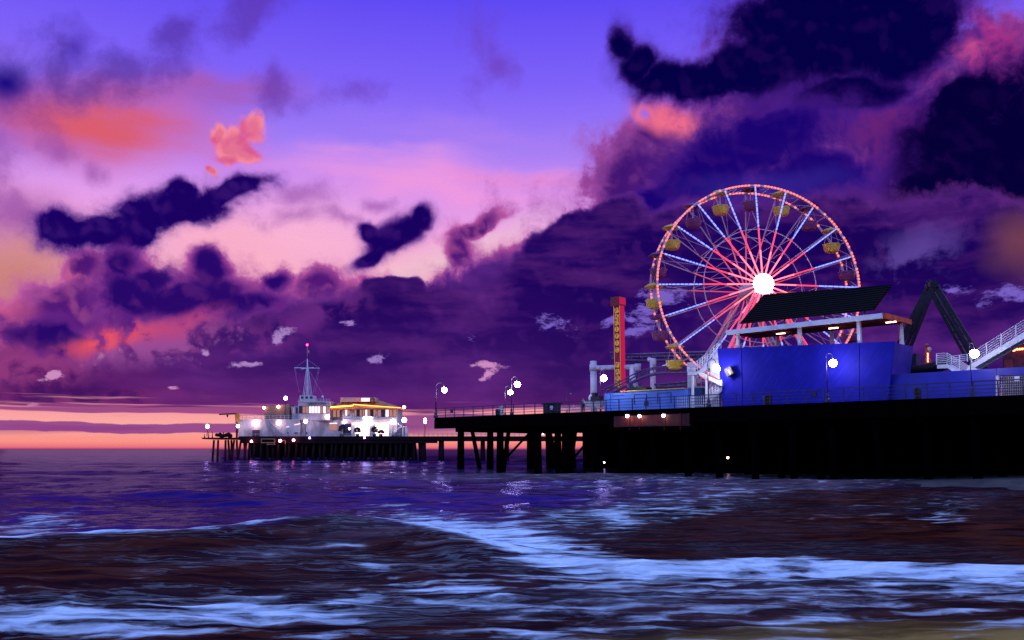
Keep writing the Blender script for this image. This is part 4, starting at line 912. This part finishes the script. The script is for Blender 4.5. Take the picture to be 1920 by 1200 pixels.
MB().lathe(F(698, 750.5, 7.76), [(.42, 0), (.42, .05)], 14, (0, -1, 0)).build('emblem_centre', M_roofor, rs)
MB().prism([F(620, 762.5, 4.0), F(662, 759.5, 4.0), F(662, 761.2, 4.0), F(620, 764.6, 4.0)], (0, .2, 0)).build('eave_light_strip', emit('amber_eave_light', (1., .34, .03), 9), rs)
MB().prism([F(662, 757.5, 5.6), F(700, 760.5, 5.6), F(752, 764, 4.), F(752, 765, 4.), F(700, 762., 5.6), F(662, 759, 5.6)], (0, .15, 0)).build('eave_light_strip', emit('amber_eave_glow', (1., .36, .06), 4), rs)
def win(x0, x1, y0, y1, n, ms_, par, dy=5.95):
    for i in range(n):
        w = (x1-x0)/n; a = x0+i*w
        f = fpanel([(a, y0), (a+w-.4, y0), (a+w-.4, y1), (a, y1)], dy, .1).build('window', M_dark, par)
        fpanel([(a+.6, y0+.8), (a+w-1., y0+.8), (a+w-1., y1-.8), (a+.6, y1-.8)], dy-.07, .08).build('pane', ms_[i % len(ms_)], f)
win(664, 705, 767, 781, 8, [M_windim, M_glassd, M_windim, M_windim, M_winlit, M_windim, M_glassd], rs)
win(708, 744, 767.5, 782, 5, [M_windim, M_glassd, M_winlit, M_windim, M_windim], rs)
win(624, 638, 768, 783, 2, [M_windim, M_windim], rs, 8.9)
win(647, 657, 767, 780, 2, [M_winlit, M_windim], rs)
M_shop = emit('bright_shopfront', (1., .62, .55), 4.)
fpanel([(666, 796), (692, 796), (692, 817), (666, 817)], 5.9, .1).build('shopfront', M_shop, rs)
fpanel([(704, 794), (728, 794), (728, 817), (704, 817)], 5.9, .1).build('shopfront', M_shop, rs)
fpanel([(640.5, 794), (658, 794), (658, 816), (640.5, 816)], 5.9, .1).build('shopfront', M_glassd, rs)
fpanel([(682, 782), (696, 782), (696, 795), (682, 795)], 5.5, .3).build('lit_sign_board', emit('white_sign_light', (.86, .84, 1.), 14), rs)
b = MB(); rn = random.Random(2)
for i in range(26): b.ball(F(662+i*3.2, 793.5+rn.uniform(-1, 1), 5.4), .16, 6)
b.build('festoon_bulbs', L_rosy if 'L_rosy' in globals() else emit('festoon_bulb', (1., .5, .42), 12, False), rs)['kind'] = 'stuff'
b = MB(); b.beam(F(745, 793, 4), F(754, 800, 4), .2, .2); b.beam(F(754, 800, 4), F(763, 800, 4), .2, .2); b.beam(F(752, 800, 4), F(732, 812, 4), .2, .2)
rp = thing('white_ramp', 'white handrailed ramp beside the restaurant end wall', 'ramp', F(745, 818, 4)); b.build('handrail', M_white, rp)
fpanel([(754, 801), (763, 801), (763, 818), (754, 818)], 4.2, 3).build('landing', M_cream, rp); fpanel([(752, 802), (754, 802), (754, 818), (733, 818)], 4.3, 2.6).build('slope', mat('dusk_grey_render', (.12, .10, .13), .8), rp)
# dusky planted tubs before the restaurant
def tub(px, w, h, lab, seed):
    p = F(px, 818, 2.5); t = thing('planted_tub', lab, 'plant', p, 'planted tubs before the restaurant')
    MB().lathe(p, [(w*.25, 0), (w*.32, .7), (w*.28, .7)], 10).build('tub', M_dark, t)
    r_ = random.Random(seed); b = MB()
    for i in range(170):
        a, e, k = r_.uniform(0, 6.28), r_.uniform(-.6, 1.5), r_.uniform(.4, 1)**.5; c = p+Vector((math.cos(a)*math.cos(e)*w*.5*k, math.sin(a)*math.cos(e)*w*.5*k, .7+h*.45+math.sin(e)*h*.45*k))
        n_ = Vector((r_.uniform(-1, 1), r_.uniform(-1, 1), r_.uniform(-1, 1))).normalized(); x_ = n_.orthogonal().normalized()*.2; y_ = n_.cross(x_).normalized()*.34
        b.add([c-x_, c-y_, c+x_, c+y_], [(0, 1, 2, 3)])
    b.build('foliage', M_plant, t)
tub(641, 2.2, 2.9, 'dark bushy plant between the office side block and the restaurant', 1); tub(670, 2., 2.1, 'dark rounded plant left of the bright shop sign', 2); tub(702, 2.1, 2.4, 'dark plant beneath the right edge of the bright shop sign', 3); tub(714, 2., 1.2, 'low wide dark plant before the pink lit shopfront', 4)
# crane, gear pile
cr = thing('jib_crane', 'jib crane with an amber lit head and long dark boom on the far pier tip', 'crane', F(445, 820, 3))
MB().tube([F(444, 821, 3), F(444, 792, 3)], .3, 8).build('pedestal', M_farred, cr); MB().prism([F(440.5, 776, 3), F(446, 774.5, 3), F(449, 777, 3), F(447, 790, 3), F(441, 792, 3)], (0, 1., 0)).build('head', mat('amber_crane_paint', (.75, .28, .03), .6), cr)
MB().beam(F(411, 777, 3.4), F(444, 775.6, 3.4), .3, .38).build('boom', M_farpile, cr); MB().prism([F(424, 778, 3.2), F(428, 778, 3.2), F(426, 783, 3.2)], (0, .4, 0)).build('hook_block', M_farpile, cr); MB().tube([F(445, 775, 3.4), F(413, 776, 3.4)], .05, 4).build('cable', M_farpile, cr)
gp = thing('tarped_gear', 'dark lumpy heap of covered gear on the far landing stage', 'gear heap', F(418, 821, 4)); b = MB(); r_ = random.Random(4)
for i in range(9): b.ball(F(406+i*3.2, 817+r_.uniform(-2.5, 1.), 4), r_.uniform(.5, .8), 8)
b.build('tarp', M_farpile, gp, True); b = MB()
for x, y in ((412, 813), (418, 810), (424, 812)): b.beam(F(x, 820, 4), F(x+1, y, 4), .25, .25)
b.build('poles', M_farpile, gp)
for i, (x, y, lab) in enumerate(((391, 811, 'thin dark mooring post nearest the tip of the far landing stage'), (398, 811, 'thin dark mooring post between two others on the far landing stage'), (383.5, 815, 'short tapered bollard at the very end of the far landing stage'))):
    t = thing('mooring_post', lab, 'post', F(x, 821, 2), 'mooring posts on the landing stage'); MB().lathe(F(x, 821.5, 2), [(.26, 0), (.14, .5), (.10, F(x, y, 2).z-F(x, 821.5, 2).z-.2)], 8).build('shaft', M_farpile, t); MB().ball(F(x, y, 2), .16, 6).build('cap', M_farpile, t)
# far lamps on thin posts, and wall lamps
FL = [(389, 799.5, 2, .62, L_far, 'pole', 'blue white lamp nearest the tip of the far landing stage'), (446, 799, 1.5, .5, L_far, 'pole', 'blue white lamp on a post under the amber crane head'),
      (573, 790, 1., .6, L_far, 'pole', 'blue white lamp on a tall post before the round drum'), (737, 791, 1.5, .85, L_far, 'pole', 'biggest blue white lamp at the right end of the restaurant'), (758, 787.5, 4, .75, L_far, 'pole', 'blue white lamp on a post right of the restaurant ramp'),
      (479, 793.5, 3, .8, L_far, 'wall', 'bright wall lamp on the left block of the harbour office'), (522, 793, 3, .6, L_far, 'wall', 'wall lamp right of the office outside stair'), (613.5, 781.5, 3, .58, L_far, 'wall', 'square white lamp at the lower right corner of the lookout storey'),
      (646, 791.5, 4.5, .5, L_far, 'wall', 'blue white lamp over the dark shopfront left of the restaurant door'), (535.5, 746.5, 6, .58, L_far, 'pole', 'blue white floodlight on a mast left of the lookout'),
      (495, 764.5, 6.2, .4, L_warm, 'wall', 'warm lamp at the left corner of the brown terrace room'), (522, 762.5, 6.2, .46, L_warm, 'wall', 'warm lamp in the middle of the brown terrace room'), (757.5, 763.3, 4, .45, L_warm, 'wall', 'warm lamp at the right tip of the restaurant roof'),
      (471.5, 827.5, -.6, .36, L_pinklamp, 'wall', 'rosy lamp under the left end of the far deck'), (525, 826.5, -.6, .42, L_pinklamp, 'wall', 'rosy lamp under the far deck beside the amber lit frame'), (550.5, 825.5, -.6, .40, L_pinklamp, 'wall', 'rosy lamp under the far deck left of the round drum'),
      (797, 786.5, 1., .42, L_far, 'pole', 'upper half of the double blue white lamp by the near pier corner'), (797, 791.5, 1., .42, L_far, 'wall', 'lower half of the double blue white lamp by the near pier corner'), (824, 794, 8, .5, L_far, 'wall', 'upper lamp of the bright cluster under the near pier corner'), (827, 799, 8, .6, L_far, 'wall', 'lower lamp of the bright cluster under the near pier corner'),
      (655, 804, 4.5, .3, L_far, 'wall', 'small white lamp low on the dark shopfront')]
L_violet = emit('violet_lamp', (.35, .20, 1.), 30)
FL += [(580.5, 821, -.6, .3, L_violet, 'wall', 'small violet lamp on the far deck edge below the drum'), (683.5, 820.5, -.6, .3, L_violet, 'wall', 'small violet lamp on the far deck edge below the restaurant')]
FL += [(992, 814, -.6, .32, L_violet, 'wall', 'violet lamp seen beneath the near pier among its seaward pilings'), (1018, 814, -.6, .2, L_pinklamp, 'wall', 'first of three small rosy lamps seen beneath the near pier'), (1026, 814, -.6, .2, L_pinklamp, 'wall', 'middle of three small rosy lamps seen beneath the near pier'), (1033, 814, -.6, .24, L_pinklamp, 'wall', 'last of three small rosy lamps seen beneath the near pier')]
for x, y, dy, r_, m, kind, lab in FL:
    p = F(x, y, dy); t = thing('far_lamp', lab, 'lamp', p, 'lamps on the far pier'); MB().ball(p, r_, 8).build('globe', m, t, True)
    if kind == 'pole': MB().tube([(p.x, p.y+.05, FZ), (p.x, p.y+.05, p.z-r_*.9)], .12, 6, .08).build('post', M_dark, t)
    else: MB().box(p+Vector((0, r_*1.1, 0)), r_*.8, r_*.8, r_*.5).build('bracket', M_dark, t)
# ---------------------------------------------------------------- sea: one sheet to the horizon, shaped and foamed by world position
NR, NC = 760, 720
Yo = -45.
rr = np.concatenate([np.linspace(50, 56, 8)[:-1], 56+np.cumsum(np.linspace(.10, .16, 330)), ])
last = rr[-1]; k = NR-len(rr); g = (45000/last)**(1/k)
rr = np.concatenate([rr, last*g**np.arange(1, k+1)])
# ease the first geometric steps so that spacing grows smoothly
tt = np.linspace(0, 1, k); step0 = .16; rr[-k:] = last+step0*k*(np.exp(tt*8.6)-1)/8.6*1.; rr[-k:] *= 1.; rr[-1] = 45000
ta = np.linspace(-1.35, 1.35, NC)
RR, TA = np.meshgrid(rr, ta, indexing='ij')
X = RR*np.tan(TA*.72)*1.0; Y = RR+Yo
dist = np.hypot(X, Y)
def proj(X, Y, Z=0.):
    """where a ground point lies, in the units the shore lines below are given in"""
    c, s = math.cos(PITCH), math.sin(PITCH); yc = np.maximum(Y*c+(Z-CAM_H)*s, .5); u = -Y*s+(Z-CAM_H)*c
    return 960+FPX*X/yc, 600-FPX*u/yc
PX, PY = proj(X, Y); PXc = np.clip(PX, -2000, 4000)
front = Y > 6
cl = np.array([(-900, 1062), (-200, 1034), (0, 1026), (150, 1022), (300, 1018), (420, 1016), (520, 1010), (600, 1000), (650, 994), (700, 1004), (780, 1015), (860, 1022), (950, 1042), (1040, 1056), (1120, 1062), (1250, 1066), (1400, 1062), (1500, 1061), (1650, 1068), (1780, 1074), (1920, 1067), (2200, 1056), (2900, 1045)], float)
yc_px = np.interp(PXc, cl[:, 0], cl[:, 1])
ks = np.ones(25)/25
Yc = np.array([at_z(0+960, y, 0.).y for y in np.linspace(980, 1090, 60)]); yy = np.linspace(980, 1090, 60)
Ycrest = np.interp(yc_px, yy, Yc)            # distance of the crest along each line of sight
Ycrest = np.apply_along_axis(lambda r: np.convolve(np.pad(r, 12, 'edge'), ks, 'valid'), 1, Ycrest)
left = 1/(1+np.exp((PXc-960)/45)); right = 1-left
D = Y-Ycrest                                 # metres beyond the crest
def gs(d, w0, w1): return np.where(d < 0, np.exp(-(d/w0)**2), np.exp(-(d/w1)**2))
H = left*.62*gs(D, 4.2, 1.7)*np.interp(PXc, [-300, 0, 300, 640, 960], [.5, .6, .8, 1.25, .7])+right*(.16*gs(D, .8, 2.2)+.22*gs(D-9, 5, 6))
H += left*.20*gs(D+7.2, 1.6, 1.3)*np.clip(1-(PXc-150)/900, 0, 1)
rng = np.random.default_rng(4); 
def waves(n, l0, l1, amp, spread, main=1.45):
    h = np.zeros_like(X)
    for i in range(n):
        L = l0*(l1/l0)**rng.random(); a = main+rng.normal()*spread; kx, ky = math.cos(a)*2*math.pi/L, math.sin(a)*2*math.pi/L
        ph = X*kx+Y*ky+rng.random()*6.28; h += amp*(L/l1)*(1-np.abs(np.sin(ph*.5)))**1.4*2-amp*(L/l1)*.75
    return h/np.sqrt(n)
fade = lambda a, b: np.clip((b-dist)/(b-a), 0, 1)
H += waves(12, 7, 22, .34, .30)*np.clip(fade(200, 900), 0, 1)*np.clip((dist-25)/25, .12, 1)
H += waves(14, 2.2, 6, .12, .42)*fade(60, 220)*np.clip((dist-14)/30, .45, 1)
H += waves(16, .7, 2, .045, .7)*fade(30, 90)
H += .30*gs(Y-62-.10*X, 2.5, 3.5)*np.exp(-((X-4)/22)**2)+.25*gs(Y-46+.05*X, 1.6, 2.4)*np.exp(-((X+1)/9)**2)
H *= np.where(front, 1, .1); H = np.where(dist > 900, 0, H)
PX2, PY2 = proj(X, Y, H)
def g2(cx, cy, rx, ry, rot=0.):
    c, s = math.cos(R(rot)), math.sin(R(rot)); x, y = PXc-cx, PY-cy; return np.exp(-((x*c+y*s)/rx)**2-((-x*s+y*c)/ry)**2)
dpx = PY-yc_px                                # >0 on the shore side of the crest
foam = left*(np.where(dpx < 0, np.exp(-((dpx+2)/13.)**2), np.exp(-(dpx/3.)**2)))*np.interp(PXc, [-200, 0, 80, 160, 300, 480, 560, 640, 700, 800, 960], [.9, .95, .6, .7, 1., .95, .55, .15, .5, 1., 1.])
foam += right*np.where(dpx < 0, np.exp(-(dpx/4.)**2), .35*np.exp(-dpx/55.)+.75*np.exp(-(dpx/15.)**2))*np.interp(PXc, [900, 1000, 1700, 1920], [.9, 1.05, .95, 1.2])
foam += 1.0*g2(880, 1000, 150, 24, 12)+.8*g2(1040, 1030, 160, 22, 12)+.45*g2(990, 985, 140, 24, -14)+.2*g2(1120, 975, 110, 26, -10)
foam += .74*g2(240, 1158, 430, 32, -2)+.55*g2(60, 1150, 160, 34)+.55*g2(560, 1135, 220, 18, -4)+.5*g2(720, 1190, 260, 14)+.35*g2(860, 1120, 200, 26, 8)
foam += .75*g2(40, 992, 80, 26, -16)+.4*g2(180, 1000, 90, 14, 10)
foam += .40*g2(1180, 968, 70, 30, -18)+.36*g2(1300, 950, 130, 22, -12)+.42*g2(1765, 955, 50, 26)+.12*g2(1600, 960, 300, 40)
foam += .30*g2(700, 1060, 90, 20, 22)+.26*g2(850, 1080, 120, 18, 20)+.22*g2(420, 1060, 180, 14, -10)
foam += right*.16*np.clip((dpx-4)/10, 0, 1)*np.clip((1150-PY)/40, 0, 1)
foam += right*.26*np.clip((PY-1060)/60, 0, 1)*np.exp(-((PXc-1400)/600)**2)
foam += .2*g2(1300, 895, 380, 14, -3)+.16*g2(1500, 912, 420, 10, -4)+.14*g2(1000, 890, 200, 14)
foam = np.clip(foam, 0, 1.2)*front
turb = np.clip(left*np.clip((dpx+6)/14, 0, 1)+right*np.clip((PY-900-np.clip((1280-PXc)*.14, -12, 80))/36, 0, 1), 0, 1)
turb = np.where(front, turb, 1)
sand = np.clip((PY-1172-np.clip((1250-PXc)*.09, -20, 80))/60, 0, .8)*front
sand = np.where(front, sand, .5)
shore = .40*np.clip((PXc-1500)/500, 0, 1)*np.clip((Y-20)/20, 0, 1)*np.clip((120-Y)/40, 0, 1)*0
me = bpy.data.meshes.new('sea'); sea = bpy.data.objects.new('sea', me); COL.objects.link(sea); tag(sea, None, None, None, 'structure')
nv = X.size; me.vertices.add(nv); me.vertices.foreach_set('co', np.stack([X, Y, H], -1).astype(np.float32).ravel())
i0 = (np.arange(len(rr)-1)[:, None]*NC+np.arange(NC-1)[None]).ravel(); quads = np.stack([i0, i0+1, i0+NC+1, i0+NC], -1).astype(np.int32)
me.loops.add(quads.size); me.loops.foreach_set('vertex_index', quads.ravel()); me.polygons.add(len(quads)); me.polygons.foreach_set('loop_start', np.arange(0, quads.size, 4, dtype=np.int32)); me.polygons.foreach_set('use_smooth', np.ones(len(quads), bool))
me.update(calc_edges=True)
lacea = np.clip(turb*(.15+.75*left)+right*np.clip((PY-1066)/20, 0, 1)*.35, 0, 1)*np.where(front, 1, .3)
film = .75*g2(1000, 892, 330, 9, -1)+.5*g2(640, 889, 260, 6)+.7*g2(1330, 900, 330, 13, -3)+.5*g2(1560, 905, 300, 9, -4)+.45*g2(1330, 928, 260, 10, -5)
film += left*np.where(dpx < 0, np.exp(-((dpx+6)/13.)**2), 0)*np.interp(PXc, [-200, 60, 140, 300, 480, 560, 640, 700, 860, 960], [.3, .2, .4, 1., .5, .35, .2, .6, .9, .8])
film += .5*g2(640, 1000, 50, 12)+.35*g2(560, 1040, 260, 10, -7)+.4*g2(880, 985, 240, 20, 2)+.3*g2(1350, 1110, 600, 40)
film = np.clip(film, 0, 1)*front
for nm, arr in (('film', film), ('lace', lacea), ('foam', foam), ('turbid', turb), ('sand', sand)):
    at = me.attributes.new(nm, 'FLOAT', 'POINT'); at.data.foreach_set('value', arr.astype(np.float32).ravel())
m = bpy.data.materials.new('sea_water'); m.use_nodes = True; T = NT(m.node_tree); B = m.node_tree.nodes['Principled BSDF']; me.materials.append(m)
A = lambda nm: T.n('ShaderNodeAttribute', attribute_name=nm).outputs['Fac']
co = T.n('ShaderNodeTexCoord').outputs['Object']
def wv(vec, scale, d, r): return T.noise(vec, scale, d, r, '3D')
warp = T.v('SUBTRACT', T.noise(co, .35, 4, .6, '3D', 0, 1), (.5, .5, .5)); cw = T.v('ADD', co, T.v('MULTIPLY', warp, (3.0, .9, .5)))
streak = wv(T.v('MULTIPLY', cw, (.42, 1.7, 1.)), 1., 6, .54)
fine = wv(T.v('MULTIPLY', cw, (1.6, 5.5, 1.)), 1., 6, .65)
blot = wv(T.v('MULTIPLY', co, (.10, .22, 1.)), 1., 4, .55)
fo, tu, sa = A('foam'), A('turbid'), A('sand')
mid = wv(T.v('MULTIPLY', cw, (.8, 1.7, 1.)), 1., 6, .6)
pat = T.m('MULTIPLY_ADD', T.m('SUBTRACT', mid, .5), 2.7, T.m('ADD', T.m('MULTIPLY', T.m('SUBTRACT', streak, .5), 2.5), T.m('MULTIPLY', T.m('SUBTRACT', fine, .5), .55)))
fm = T.mr(T.m('ADD', T.m('SUBTRACT', fo, .42), pat), -.18, 1.0)
fm = T.m('MULTIPLY', fm, T.mr(fo, .02, .25))
rg = wv(T.v('MULTIPLY', cw, (.55, 2.6, 1.)), 1., 5, .55)
lace = T.mr(T.m('ABSOLUTE', T.m('SUBTRACT', rg, .5)), .045, .0, 0., 1.)
lace = T.m('MULTIPLY', T.m('MULTIPLY', lace, T.mr(blot, .40, .62)), T.m('MULTIPLY_ADD', A('lace'), .13, .02))
fm = T.m('MAXIMUM', fm, lace)
deep = T.mix(T.mr(blot, .35, .65), (.0014, .0003, .034), (.0006, .0002, .016))
brown = T.mix(T.mr(streak, .36, .64), (.016, .0028, .0008), (.085, .017, .004))
brown = T.mix(T.mr(blot, .35, .7), brown, (.024, .010, .010))
water = T.mix(tu, deep, brown)
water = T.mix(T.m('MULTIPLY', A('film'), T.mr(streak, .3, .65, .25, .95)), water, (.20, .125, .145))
water = T.mix(T.m('MULTIPLY', sa, T.mr(streak, .35, .6, .4, 1.)), water, (.55, .31, .07))
bp = T.n('ShaderNodeBump'); bp.inputs['Strength'].default_value = .26; bp.inputs['Distance'].default_value = .2
rip = T.m('ADD', wv(T.v('MULTIPLY', co, (.5, 1.3, 1.)), 1., 5, .6), T.m('MULTIPLY', fine, .30)); T.put(bp.inputs['Height'], rip)
m.node_tree.nodes.remove(B)
nrm = bp.outputs[0]
df = T.n('ShaderNodeBsdfDiffuse'); T.put(df.inputs['Color'], water); T.put(df.inputs['Normal'], nrm)
gl = T.n('ShaderNodeBsdfGlossy'); gl.inputs['Color'].default_value = (.44, .38, .96, 1); T.put(gl.inputs['Roughness'], T.m('MULTIPLY_ADD', tu, .2, .06)); T.put(gl.inputs['Normal'], nrm)
fr = T.n('ShaderNodeFresnel'); fr.inputs['IOR'].default_value = 1.33; T.put(fr.inputs['Normal'], nrm)
wx = T.n('ShaderNodeMixShader'); T.put(wx.inputs[0], T.m('MULTIPLY', T.m('MINIMUM', T.m('MULTIPLY', fr.outputs[0], 1.), .22), T.m('MULTIPLY_ADD', tu, -.93, 1.))); T.put(wx.inputs[1], df.outputs[0]); T.put(wx.inputs[2], gl.outputs[0])
fd = T.n('ShaderNodeBsdfDiffuse'); T.put(fd.inputs['Color'], T.mix(T.mr(fine, .35, .65), (.90, .92, .92), (.62, .68, .74))); fd.inputs['Roughness'].default_value = .6
fx_ = T.n('ShaderNodeMixShader'); T.put(fx_.inputs[0], fm); T.put(fx_.inputs[1], wx.outputs[0]); T.put(fx_.inputs[2], fd.outputs[0])
T.put(m.node_tree.nodes['Material Output'].inputs['Surface'], fx_.outputs[0])
# sand rising under the landward part of the pier
n1, n2 = 50, 40
gx = np.linspace(24, 130, n1); gy = np.linspace(20, 200, n2); GX, GY = np.meshgrid(gx, gy, indexing='ij')
uu = (GX-P1.x)*U.x+(GY-P1.y)*U.y; vv = (GX-P1.x)*VV.x+(GY-P1.y)*VV.y
GZ = np.clip((uu-66+vv*.2)*.05, -1.5, 2.2)+.06*np.sin(GX*.7+GY*.4)
GZ = np.where(vv < -6, np.minimum(GZ, -.6-(-6-vv)*.1), GZ)
me2 = bpy.data.meshes.new('beach'); o = bpy.data.objects.new('beach', me2); COL.objects.link(o); tag(o, None, None, None, 'structure')
me2.from_pydata([tuple(v) for v in np.stack([GX, GY, GZ], -1).reshape(-1, 3)], [], [(i*n2+j, (i+1)*n2+j, (i+1)*n2+j+1, i*n2+j+1) for i in range(n1-1) for j in range(n2-1)]); me2.shade_smooth(); me2.materials.append(mat('damp_sand', (.035, .03, .03), .8, scale=.6, bump=.3))
# afterglow: a very weak, very soft sun just gone, on the side the sky is brightest
sd = bpy.data.lights.new('sun', 'SUN'); sd.energy = .04; sd.angle = R(12); sd.color = (1, .6, .5); so = bpy.data.objects.new('sun', sd); COL.objects.link(so)
so.rotation_euler = (R(90-3), 0, R(-180+24))
